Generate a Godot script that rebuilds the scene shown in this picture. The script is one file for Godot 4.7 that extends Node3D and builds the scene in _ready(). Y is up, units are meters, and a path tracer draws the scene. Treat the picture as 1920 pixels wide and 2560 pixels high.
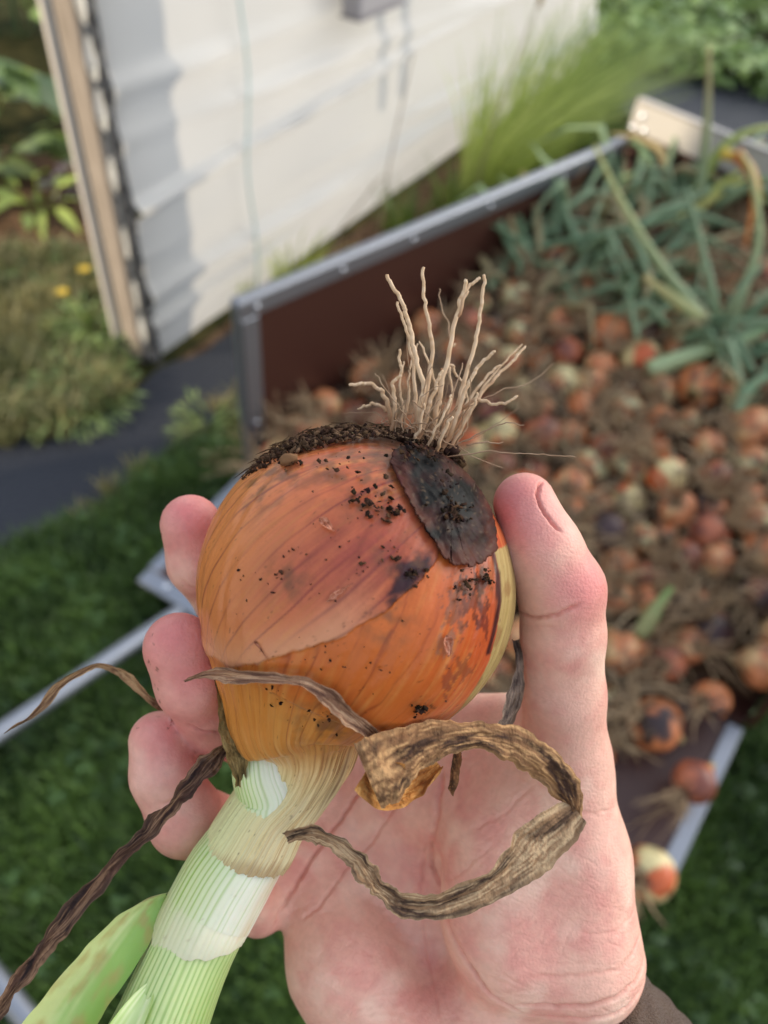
extends Node3D
# A freshly pulled onion held in a hand over a garden cart full of onions, beside a poly tunnel.
# "Hold frame": centimetres, x to the right, y up, z towards the viewer, origin in the middle of the held bulb.

var HOLD: Transform3D
var rng := RandomNumberGenerator.new()
var names := {}
var nz := FastNoiseLite.new()      # broad
var nf := FastNoiseLite.new()      # fine
var M := {}

# ---------------------------------------------------------------- helpers
func lin(r: float, g: float, b: float) -> Color:
	return Color(r / 255.0, g / 255.0, b / 255.0).srgb_to_linear()

func numbered(n: String) -> String:
	if not names.has(n):
		names[n] = 0
		return n
	names[n] += 1
	return "%s_%03d" % [n, names[n]]

func tag(o: Node3D, label := "", category := "", group := "", kind := "") -> Node3D:
	if label: o.set_meta("label", label)
	if category: o.set_meta("category", category)
	if group: o.set_meta("group", group)
	if kind: o.set_meta("kind", kind)
	return o

func thing(called: String, label: String, category: String, xf := Transform3D(), group := "") -> Node3D:
	var o := Node3D.new()
	o.name = numbered(called)
	add_child(o)
	o.transform = xf
	tag(o, label, category, group)
	return o

func put(called: String, mesh: Mesh, m: Material, parent: Node = null) -> MeshInstance3D:
	var o := MeshInstance3D.new()
	o.mesh = mesh
	o.material_override = m
	if parent == null:
		o.name = numbered(called)
		add_child(o)
	else:
		o.name = called
		parent.add_child(o, true)
	return o

func mat(c: Color, rough := 0.8, vc := false, spec := 0.5) -> StandardMaterial3D:
	var m := StandardMaterial3D.new()
	m.albedo_color = Color.WHITE if vc else c.linear_to_srgb()
	m.roughness = rough
	m.metallic_specular = spec
	m.vertex_color_use_as_albedo = vc
	m.cull_mode = BaseMaterial3D.CULL_DISABLED
	return m

func noise_tex(freq: float, w: int, octaves := 4, normal := 0.0, ramp: Gradient = null, sd := 1) -> NoiseTexture2D:
	var n := FastNoiseLite.new()
	n.seed = sd
	n.frequency = freq
	n.fractal_octaves = octaves
	var t := NoiseTexture2D.new()
	t.width = w
	t.height = w
	t.seamless = true
	t.noise = n
	if normal > 0.0:
		t.as_normal_map = true
		t.bump_strength = normal
	if ramp: t.color_ramp = ramp
	return t

func bumpy(m: StandardMaterial3D, freq: float, strength: float, scale: float) -> void:
	m.normal_enabled = true
	m.normal_texture = noise_tex(freq, 256, 4, strength)
	m.uv1_triplanar = true
	m.uv1_scale = Vector3.ONE * scale

# one mesh being collected: positions, colours, triangles
class SB:
	var v := PackedVector3Array()
	var c := PackedColorArray()
	var ix := PackedInt32Array()
	var n := PackedVector3Array()

	func quad_grid(at: int, rows: int, cols: int, wrap := false) -> void:
		var cc := cols if wrap else cols - 1
		for i in rows - 1:
			for j in cc:
				var a := at + i * cols + j
				var b := at + i * cols + (j + 1) % cols
				ix.append_array([a, b, a + cols, b, b + cols, a + cols])

	func tube(p: PackedVector3Array, r: PackedFloat32Array, seg: int, col: PackedColorArray, bump := 0.0, noise: FastNoiseLite = null) -> void:
		var at := v.size()
		var t0 := (p[1] - p[0]).normalized()
		var side := t0.cross(Vector3(0.31, 0.87, 0.39)).normalized()
		var k := p.size()
		for i in k:
			var t := (p[mini(i + 1, k - 1)] - p[maxi(i - 1, 0)]).normalized()
			side = (side - t * side.dot(t)).normalized()
			var up := t.cross(side)
			for j in seg:
				var an := TAU * j / seg
				var rr := r[i]
				if noise: rr *= 1.0 + bump * noise.get_noise_3d(cos(an) * 3.0 + p[i].x * 9.0, sin(an) * 3.0 + p[i].y * 9.0, p[i].z * 9.0 + i * 2.0)
				v.append(p[i] + (side * cos(an) + up * sin(an)) * rr)
				c.append(col[i])
		quad_grid(at, k, seg, true)
		for e in [0, k - 1]:
			var m := v.size()
			v.append(p[e])
			c.append(col[e])
			for j in seg:
				var a: int = at + e * seg + j
				var b: int = at + e * seg + (j + 1) % seg
				if e == 0: ix.append_array([b, a, m])
				else: ix.append_array([a, b, m])

	func box(a: Vector3, ex: Vector3, ey: Vector3, ez: Vector3, col: Color, bev := 0.0) -> void:
		# a is one corner; ex, ey, ez the three edges; the edges are chamfered when bev > 0
		var l := [ex.length(), ey.length(), ez.length()]
		var d := [ex / l[0], ey / l[1], ez / l[2]]
		var mid := a + (ex + ey + ez) * 0.5
		var b: float = minf(bev, 0.45 * minf(l[0], minf(l[1], l[2])))
		if b <= 0.0: b = 0.0004
		for ax in 3:
			for s in [-1.0, 1.0]:
				var u: Vector3 = d[(ax + 1) % 3] * (l[(ax + 1) % 3] * 0.5 - b)
				var w: Vector3 = d[(ax + 2) % 3] * (l[(ax + 2) % 3] * 0.5 - b)
				face([mid + d[ax] * (s * l[ax] * 0.5) - u - w, mid + d[ax] * (s * l[ax] * 0.5) + u - w, mid + d[ax] * (s * l[ax] * 0.5) + u + w, mid + d[ax] * (s * l[ax] * 0.5) - u + w], mid, col)
		for ax in 3:
			var p: int = (ax + 1) % 3
			var q: int = (ax + 2) % 3
			for sp in [-1.0, 1.0]:
				for sq in [-1.0, 1.0]:
					var w: Vector3 = d[ax] * (l[ax] * 0.5 - b)
					var e1: Vector3 = mid + d[p] * (sp * l[p] * 0.5) + d[q] * (sq * (l[q] * 0.5 - b))
					var e2: Vector3 = mid + d[p] * (sp * (l[p] * 0.5 - b)) + d[q] * (sq * l[q] * 0.5)
					face([e1 - w, e1 + w, e2 + w, e2 - w], mid, col)
		for sx in [-1.0, 1.0]:
			for sy in [-1.0, 1.0]:
				for sz in [-1.0, 1.0]:
					var h := [l[0] * 0.5, l[1] * 0.5, l[2] * 0.5]
					var k: Vector3 = d[0] * (sx * (h[0] - b)) + d[1] * (sy * (h[1] - b)) + d[2] * (sz * (h[2] - b))
					face([mid + k + d[0] * sx * b, mid + k + d[1] * sy * b, mid + k + d[2] * sz * b], mid, col)

	func face(p: Array, inside: Vector3, col: Color) -> void:
		var at := v.size()
		var nn: Vector3 = (p[2] - p[0]).cross(p[1] - p[0])
		var flip: bool = nn.dot(p[0] - inside) < 0.0
		if flip: nn = -nn
		nn = nn.normalized()
		for q in p:
			v.append(q)
			c.append(col)
			n.append(nn)
		for k in range(1, p.size() - 1):
			if flip: ix.append_array([at, at + k + 1, at + k])
			else: ix.append_array([at, at + k, at + k + 1])

	func blob(p: Vector3, r: Vector3, b: Basis, col: Color, rings := 5, segs := 7, wob := 0.0, noise: FastNoiseLite = null) -> void:
		var at := v.size()
		for i in rings + 1:
			var th := PI * i / rings
			for j in segs:
				var ph := TAU * j / segs
				var d := Vector3(sin(th) * cos(ph), cos(th), sin(th) * sin(ph))
				var k := 1.0
				if noise: k += wob * noise.get_noise_3d(d.x * 9.0 + p.x * 131.0, d.y * 9.0 + p.y * 131.0, d.z * 9.0 + p.z * 131.0)
				v.append(p + b * (d * r * k))
				c.append(col)
		quad_grid(at, rings + 1, segs, true)

	func mesh(scale := 1.0, flat := false) -> ArrayMesh:
		if scale != 1.0:
			for i in v.size(): v[i] *= scale
		# outward: a closed clockwise mesh has a negative signed volume
		var vol := 0.0
		var mid := Vector3.ZERO
		for q in v: mid += q
		mid /= maxf(1.0, v.size())
		for i in range(0, ix.size(), 3):
			vol += (v[ix[i]] - mid).dot((v[ix[i + 1]] - mid).cross(v[ix[i + 2]] - mid))
		if n.size() != v.size():
			if vol > 0.0:
				for i in range(0, ix.size(), 3):
					var t := ix[i]
					ix[i] = ix[i + 1]
					ix[i + 1] = t
			n.resize(v.size())
			n.fill(Vector3.ZERO)
			for i in range(0, ix.size(), 3):
				var a := ix[i]
				var b := ix[i + 1]
				var d := ix[i + 2]
				var fn := (v[d] - v[a]).cross(v[b] - v[a])
				n[a] += fn
				n[b] += fn
				n[d] += fn
			for i in n.size(): n[i] = n[i].normalized() if n[i].length_squared() > 0.0 else Vector3.UP
		var arr := []
		arr.resize(Mesh.ARRAY_MAX)
		arr[Mesh.ARRAY_VERTEX] = v
		arr[Mesh.ARRAY_NORMAL] = n
		arr[Mesh.ARRAY_COLOR] = c
		arr[Mesh.ARRAY_INDEX] = ix
		var m := ArrayMesh.new()
		m.add_surface_from_arrays(Mesh.PRIMITIVE_TRIANGLES, arr)
		return m

# Catmull-Rom through rows [Vector3, a, b, ...]; returns rows with the same columns
func spline(rows: Array, per: int) -> Array:
	var out := []
	var k := rows.size()
	for i in k - 1:
		var a: Array = rows[maxi(i - 1, 0)]
		var b: Array = rows[i]
		var c: Array = rows[i + 1]
		var d: Array = rows[mini(i + 2, k - 1)]
		for s in per + (1 if i == k - 2 else 0):
			var t := float(s) / per
			var row := []
			row.append((b[0] as Vector3).cubic_interpolate(c[0], a[0], d[0], t))
			for q in range(1, b.size()):
				row.append(cubic_interpolate(b[q], c[q], a[q], d[q], t))
			out.append(row)
	return out

# a leaf-like sheet along rows [point, width, twist in degrees]; curl bends it across
func ribbon(s: SB, rows: Array, per: int, curl: float, face_to: Vector3, color: Callable, rough := 0.0, across := 7) -> void:
	var pts := spline(rows, per)
	var k := pts.size()
	var at := s.v.size()
	for i in k:
		var p: Vector3 = pts[i][0]
		var t: Vector3 = ((pts[mini(i + 1, k - 1)][0] as Vector3) - (pts[maxi(i - 1, 0)][0] as Vector3)).normalized()
		var side := t.cross(face_to).normalized()
		var nn := side.cross(t)
		var tw := deg_to_rad(pts[i][2])
		var s2 := side * cos(tw) + nn * sin(tw)
		var n2 := nn * cos(tw) - side * sin(tw)
		var w: float = pts[i][1] * 0.5
		for j in across:
			var u := 2.0 * j / (across - 1) - 1.0
			var q := p + s2 * (u * w) + n2 * (curl * w * (u * u - 0.5))
			if rough > 0.0:
				q += n2 * rough * (nf.get_noise_3d(q.x * 6.0, q.y * 6.0 + u * 9.0, q.z * 6.0) + 0.14 * nf.get_noise_2d(u * 60.0, i * 0.3) + 1.4 * nz.get_noise_2d(u * 18.0, i * 0.6)) + s2 * (rough * (2.0 * u * nz.get_noise_1d(i * 0.7 + 300.0 * signf(u)) + 0.25 * u * u * nf.get_noise_1d(i * 0.9 + 90.0 * signf(u))))
			s.v.append(q)
			s.c.append(color.call(float(i) / (k - 1), u, q))
	s.quad_grid(at, k, across)

func seg_dist(p: Vector2, l: PackedVector2Array) -> float:
	var best := 1e9
	for i in l.size() - 1:
		best = minf(best, p.distance_squared_to(Geometry2D.get_closest_point_to_segment(p, l[i], l[i + 1])))
	return sqrt(best)

func sst(a: float, b: float, x: float) -> float:
	return smoothstep(a, b, x)

# ---------------------------------------------------------------- build
func _ready() -> void:
	rng.seed = 20240
	nz.seed = 5
	nz.frequency = 0.05
	nz.fractal_octaves = 3
	nf.seed = 9
	nf.frequency = 0.12
	nf.fractal_octaves = 4
	# camera, sky, sun, exposure
	var cam := Camera3D.new()
	cam.name = "camera"
	add_child(cam)
	cam.transform = Transform3D(Basis(Vector3(0.994004, 0.073525, -0.080928), Vector3(-0.10934, 0.668409, -0.735714), Vector3(0, 0.740151, 0.67244)), Vector3(0, 1.35, 0))
	cam.near = 0.02
	cam.far = 200.0
	var ca := CameraAttributesPhysical.new()
	ca.frustum_focal_length = 26.3
	ca.frustum_focus_distance = 0.19
	ca.frustum_near = 0.02
	ca.frustum_far = 200.0
	ca.exposure_aperture = 8.5
	ca.auto_exposure_enabled = false
	cam.attributes = ca
	cam.fov = 67.33
	cam.keep_aspect = Camera3D.KEEP_HEIGHT
	cam.current = true
	HOLD = Transform3D(cam.transform.basis, Vector3(-0.00458, 1.18304, -0.12407))
	var we := WorldEnvironment.new()
	we.name = "environment"
	var env := Environment.new()
	env.background_mode = Environment.BG_SKY
	env.tonemap_mode = Environment.TONE_MAPPER_LINEAR
	env.tonemap_exposure = 2.25
	env.sdfgi_enabled = true
	env.ssao_enabled = true
	env.ssil_enabled = true
	var sky := Sky.new()
	var sm := ProceduralSkyMaterial.new()
	sm.sky_top_color = Color(0.54, 0.59, 0.67)
	sm.sky_horizon_color = Color(0.78, 0.77, 0.76)
	sm.sky_curve = 0.22
	sm.sun_angle_max = 8.0
	sm.sun_curve = 0.2
	sm.ground_bottom_color = Color(0.2, 0.2, 0.16)
	sm.ground_horizon_color = Color(0.5, 0.5, 0.45)
	# hazy glow added round the low sun as soft key light, a little cloudy
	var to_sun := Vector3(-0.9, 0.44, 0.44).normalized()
	var added_glow := Image.create_empty(512, 256, false, Image.FORMAT_RGBAF)
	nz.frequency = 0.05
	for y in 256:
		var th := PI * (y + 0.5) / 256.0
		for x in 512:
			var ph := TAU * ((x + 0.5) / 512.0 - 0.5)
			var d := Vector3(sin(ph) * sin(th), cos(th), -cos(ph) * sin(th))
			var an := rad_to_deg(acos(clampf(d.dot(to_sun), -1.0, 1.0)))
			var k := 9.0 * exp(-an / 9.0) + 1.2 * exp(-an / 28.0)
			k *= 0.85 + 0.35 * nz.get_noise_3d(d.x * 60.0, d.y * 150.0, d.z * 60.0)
			added_glow.set_pixel(x, y, Color(k, k * 0.94, k * 0.84, 1.0))
	sm.sky_cover = ImageTexture.create_from_image(added_glow)
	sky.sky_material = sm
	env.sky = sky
	we.environment = env
	add_child(we)
	var sun := DirectionalLight3D.new()
	sun.name = "sun"
	sun.light_energy = 0.8
	sun.light_color = Color(1.0, 0.92, 0.8)
	sun.light_angular_distance = 0.9
	sun.shadow_enabled = true
	add_child(sun)
	sun.look_at_from_position(Vector3.ZERO, -to_sun, Vector3.UP)

	materials()
	ground()
	tunnel()
	added_shed()
	cart()
	greenery()
	heap()
	hand()
	onion()

func materials() -> void:
	M.vc = mat(Color.WHITE, 0.75, true)
	M.leaf = mat(Color.WHITE, 0.5, true)
	M.leaf.backlight_enabled = true
	M.leaf.backlight = Color(0.7, 0.7, 0.7)
	M.dry = mat(Color.WHITE, 0.8, true, 0.3)
	bumpy(M.dry, 0.03, 10.0, 60.0)
	M.dry.backlight_enabled = true
	M.dry.backlight = Color(0.35, 0.35, 0.35)
	M.bulb = mat(Color.WHITE, 0.33, true, 0.33)
	bumpy(M.bulb, 0.02, 2.0, 28.0)
	M.bulb.clearcoat_enabled = true
	M.bulb.clearcoat = 0.22
	M.bulb.clearcoat_roughness = 0.3
	M.heap_bulb = mat(Color.WHITE, 0.42, true)
	M.stem = mat(Color.WHITE, 0.38, true, 0.5)
	bumpy(M.stem, 0.02, 1.5, 30.0)
	M.stem.subsurf_scatter_enabled = true
	M.stem.subsurf_scatter_strength = 0.12
	M.skin = mat(Color.WHITE, 0.5, true, 0.4)
	bumpy(M.skin, 0.10, 1.7, 38.0)
	M.skin.subsurf_scatter_enabled = true
	M.skin.subsurf_scatter_strength = 0.05
	M.soil = mat(Color.WHITE, 0.95, true, 0.2)
	M.root = mat(Color.WHITE, 0.6, true, 0.4)
	M.metal = mat(lin(146, 150, 158), 0.45)
	M.metal.metallic = 0.85
	M.ply = mat(lin(64, 37, 30), 0.38)
	bumpy(M.ply, 0.05, 1.5, 9.0)

# ---------------------------------------------------------------- ground
func sheet(called: String, poly: PackedVector3Array, y: float, m: Material, label: String, cat := "", kind := "structure") -> void:
	# a flat patch with thickness, from an outline on the ground
	var p2 := PackedVector2Array()
	for q in poly: p2.append(Vector2(q.x, q.z))
	var tri := Geometry2D.triangulate_polygon(p2)
	var s := SB.new()
	for q in p2:
		s.v.append(Vector3(q.x, y + 0.006 * nz.get_noise_2d(q.x * 40.0, q.y * 40.0) * (1.0 if y > 0.0 else 0.0), q.y))
		s.c.append(Color.WHITE)
		s.n.append(Vector3.UP)
	for i in range(0, tri.size(), 3):
		var a := p2[tri[i]]
		var b := p2[tri[i + 1]]
		var d := p2[tri[i + 2]]
		if (b - a).cross(d - a) > 0.0: s.ix.append_array([tri[i], tri[i + 1], tri[i + 2]])
		else: s.ix.append_array([tri[i], tri[i + 2], tri[i + 1]])
	var o := put(called, s.mesh(), m)
	tag(o, label, cat, "", kind)

func wavy_outline(pts: Array, amp: float) -> PackedVector3Array:
	var out := PackedVector3Array()
	for i in pts.size():
		var a: Vector3 = pts[i]
		var b: Vector3 = pts[(i + 1) % pts.size()]
		for k in 8:
			var p := a.lerp(b, k / 8.0)
			var d := (b - a).cross(Vector3.UP).normalized()
			out.append(p + d * amp * nf.get_noise_2d(p.x * 30.0, p.z * 30.0))
	return out

func ground() -> void:
	var g := Gradient.new()
	g.set_color(0, Color(0.12, 0.14, 0.06))
	g.set_color(1, Color(0.30, 0.27, 0.16))
	var m := mat(Color.WHITE, 0.95, false, 0.2)
	m.albedo_texture = noise_tex(0.02, 512, 5, 0.0, g)
	m.uv1_triplanar = true
	m.uv1_world_triplanar = true
	m.uv1_scale = Vector3.ONE * 0.9
	var s := SB.new()
	for q in [Vector2(-90, -90), Vector2(90, -90), Vector2(90, 90), Vector2(-90, 90)]:
		s.v.append(Vector3(q.x, 0, q.y))
		s.c.append(Color.WHITE)
		s.n.append(Vector3.UP)
	s.ix.append_array([0, 1, 2, 0, 2, 3])
	tag(put("ground", s.mesh(), m), "weedy brown and green garden ground", "", "", "structure")
	# bare soil beside the tunnel and below its film
	var gs := Gradient.new()
	gs.set_color(0, Color(0.24, 0.18, 0.13))
	gs.set_color(1, Color(0.55, 0.44, 0.34))
	var ms := mat(Color.WHITE, 0.95, false, 0.2)
	ms.albedo_texture = noise_tex(0.03, 512, 5, 0.0, gs, 3)
	ms.uv1_triplanar = true
	ms.uv1_world_triplanar = true
	ms.uv1_scale = Vector3.ONE * 1.6
	ms.normal_enabled = true
	ms.normal_texture = noise_tex(0.05, 256, 4, 8.0)
	sheet("soil", wavy_outline([Vector3(-2.113, 0, -2.824), Vector3(-1.333, 0, -2.902), Vector3(-0.784, 0, -1.72), Vector3(-0.829, 0, -1.547), Vector3(-1.316, 0, -1.353)], 0.03), 0.004, ms, "bare brown soil left of the poly tunnel post")
	sheet("soil", wavy_outline([Vector3(-0.657, 0, -1.597), Vector3(-0.459, 0, -2.07), Vector3(0.75, 0, -4.404), Vector3(0.905, 0, -4.099), Vector3(-0.242, 0, -1.961), Vector3(-0.44, 0, -1.697)], 0.02), 0.005, ms, "dark damp soil along the foot of the white film")
	# woven weed mats
	var mm := mat(lin(26, 31, 42), 0.6)
	mm.normal_enabled = true
	mm.normal_texture = noise_tex(0.04, 256, 4, 6.0)
	mm.uv1_triplanar = true
	mm.uv1_world_triplanar = true
	mm.uv1_scale = Vector3.ONE * 5.0
	sheet("weed_mat", wavy_outline([Vector3(-1.185, 0, -1.192), Vector3(-0.893, 0, -1.336), Vector3(-0.694, 0, -1.551), Vector3(-0.477, 0, -1.88), Vector3(-0.242, 0, -1.961), Vector3(-0.367, 0, -1.588), Vector3(-0.541, 0, -1.309), Vector3(-0.656, 0, -1.109), Vector3(-1.002, 0, -0.842)], 0.05), 0.009, mm, "dark blue woven weed mat between the lawn and the tunnel")
	sheet("weed_mat", wavy_outline([Vector3(0.83, 0, -4.604), Vector3(1.119, 0, -4.807), Vector3(2.241, 0, -4.212), Vector3(1.929, 0, -3.332), Vector3(1.144, 0, -3.545), Vector3(0.886, 0, -3.947)], 0.08), 0.009, mm, "dark weed mat path behind the cart's far end")
	# lawn
	var lawn := wavy_outline([Vector3(-1.452, 0, -0.643), Vector3(-0.996, 0, -0.831), Vector3(-0.631, 0, -1.099), Vector3(-0.491, 0, -1.384), Vector3(0.059, 0, -1.583), Vector3(0.858, 0, -0.848), Vector3(2.116, 0, -1.002), Vector3(0.89, 0, 0.287), Vector3(-0.899, 0, 0.399)], 0.05)
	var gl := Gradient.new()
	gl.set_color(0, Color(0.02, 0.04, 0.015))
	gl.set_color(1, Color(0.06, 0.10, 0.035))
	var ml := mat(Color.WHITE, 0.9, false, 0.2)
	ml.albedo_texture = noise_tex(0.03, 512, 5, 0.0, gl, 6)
	ml.uv1_triplanar = true
	ml.uv1_world_triplanar = true
	ml.uv1_scale = Vector3.ONE * 2.0
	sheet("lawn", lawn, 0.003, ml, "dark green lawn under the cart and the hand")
	var l2 := PackedVector2Array()
	for q in lawn: l2.append(Vector2(q.x, q.z))
	# blades and clover leaves on it
	var gb := SB.new()
	for k in 8:
		var an := TAU * k / 8.0 + rng.randf() * 0.6
		var lean := rng.randf_range(0.2, 0.9)
		var h := rng.randf_range(0.03, 0.065)
		var d := Vector3(cos(an), 0, sin(an))
		var w := d.cross(Vector3.UP) * 0.0028
		var b0 := d * 0.008
		var b1 := b0 + d * lean * h * 0.4 + Vector3.UP * h * 0.65
		var b2 := b0 + d * lean * h + Vector3.UP * h
		var at := gb.v.size()
		for q in [b0 - w, b0 + w, b1 - w * 0.8, b1 + w * 0.8, b2]:
			gb.v.append(q)
			gb.c.append(Color.WHITE)
		gb.ix.append_array([at, at + 1, at + 2, at + 1, at + 3, at + 2, at + 2, at + 3, at + 4])
	var cl := SB.new()
	for k in 5:
		var o := Vector3(rng.randf_range(-0.02, 0.02), rng.randf_range(0.02, 0.05), rng.randf_range(-0.02, 0.02))
		for t in 3:
			var an := TAU * t / 3.0 + k
			var d := Vector3(cos(an), rng.randf_range(-0.2, 0.3), sin(an)).normalized()
			var w := d.cross(Vector3.UP).normalized()
			var at := cl.v.size()
			for q in [Vector2(0, 0), Vector2(0.006, 0.006), Vector2(0.012, 0.006), Vector2(0.014, 0.0), Vector2(0.012, -0.006), Vector2(0.006, -0.006)]:
				cl.v.append(o + d * q.x + w * q.y + Vector3.UP * absf(q.y) * 0.3)
				cl.c.append(Color.WHITE)
			cl.ix.append_array([at, at + 1, at + 2, at, at + 2, at + 3, at, at + 3, at + 4, at, at + 4, at + 5])
	scatter("lawn_grass", gb.mesh(), l2, Rect2(-2.2, -1.35, 4.2, 2.2), 30000, lin(40, 64, 30), lin(94, 122, 56), "short dark green blades of the lawn", 0.9)
	scatter("clover", cl.mesh(), l2, Rect2(-2.2, -1.35, 4.2, 2.2), 3500, lin(36, 64, 32), lin(96, 128, 72), "clover leaves all through the lawn", 0.75)
	# rougher grass round the tunnel's near end
	var rough := PackedVector2Array()
	for q in [Vector3(-2.183, 0, -1.928), Vector3(-1.03, 0, -2.173), Vector3(-0.771, 0, -1.638), Vector3(-0.677, 0, -1.535), Vector3(-0.822, 0, -1.331), Vector3(-1.589, 0, -1.084)]: rough.append(Vector2(q.x, q.z))
	scatter("rough_grass", gb.mesh(), rough, Rect2(-3.0, -3.2, 3.0, 2.6), 2200, lin(82, 90, 52), lin(150, 144, 98), "patchy grass on the soil left of the post", 1.1)
	var rim := PackedVector2Array()
	for q in [Vector3(-0.706, 0, -1.102), Vector3(-0.559, 0, -1.373), Vector3(-0.419, 0, -1.599), Vector3(-0.314, 0, -1.312), Vector3(-0.536, 0, -1.17), Vector3(-0.601, 0, -1.008)]: rim.append(Vector2(q.x, q.z))
	scatter("straw", gb.mesh(), rim, Rect2(-1.6, -2.0, 2.0, 2.0), 420, lin(96, 110, 56), lin(176, 160, 110), "dry straw and pale grass at the edge of the weed mat", 0.75)

func scatter(called: String, mesh: Mesh, poly: PackedVector2Array, box: Rect2, n: int, c0: Color, c1: Color, label: String, sc: float) -> void:
	var at: Array[Transform3D] = []
	var col := PackedColorArray()
	var r := RandomNumberGenerator.new()
	r.seed = 77 + n
	var tries := 0
	while at.size() < n and tries < n * 8:
		tries += 1
		var p := box.position + Vector2(r.randf(), r.randf()) * box.size
		if not Geometry2D.is_point_in_polygon(p, poly): continue
		var k := sc * r.randf_range(0.6, 1.35)
		at.append(Transform3D(Basis(Vector3.UP, r.randf() * TAU).rotated(Vector3(1, 0, 0), r.randf_range(-0.25, 0.25)).scaled(Vector3(k, k, k)), Vector3(p.x, 0.004, p.y)))
		col.append(c0.lerp(c1, clampf(0.5 + 0.9 * nz.get_noise_2d(p.x * 90.0, p.y * 90.0) + r.randf_range(-0.35, 0.35), 0.0, 1.0)))
	var mmi := MultiMeshInstance3D.new()
	var mm := MultiMesh.new()
	mm.transform_format = MultiMesh.TRANSFORM_3D
	mm.use_colors = true
	mm.mesh = mesh
	mm.instance_count = at.size()
	for i in at.size():
		mm.set_instance_transform(i, at[i])
		mm.set_instance_color(i, col[i])
	mmi.multimesh = mm
	mmi.material_override = M.leaf
	mmi.name = numbered(called)
	add_child(mmi)
	tag(mmi, label, "grass", "", "stuff")

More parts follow.
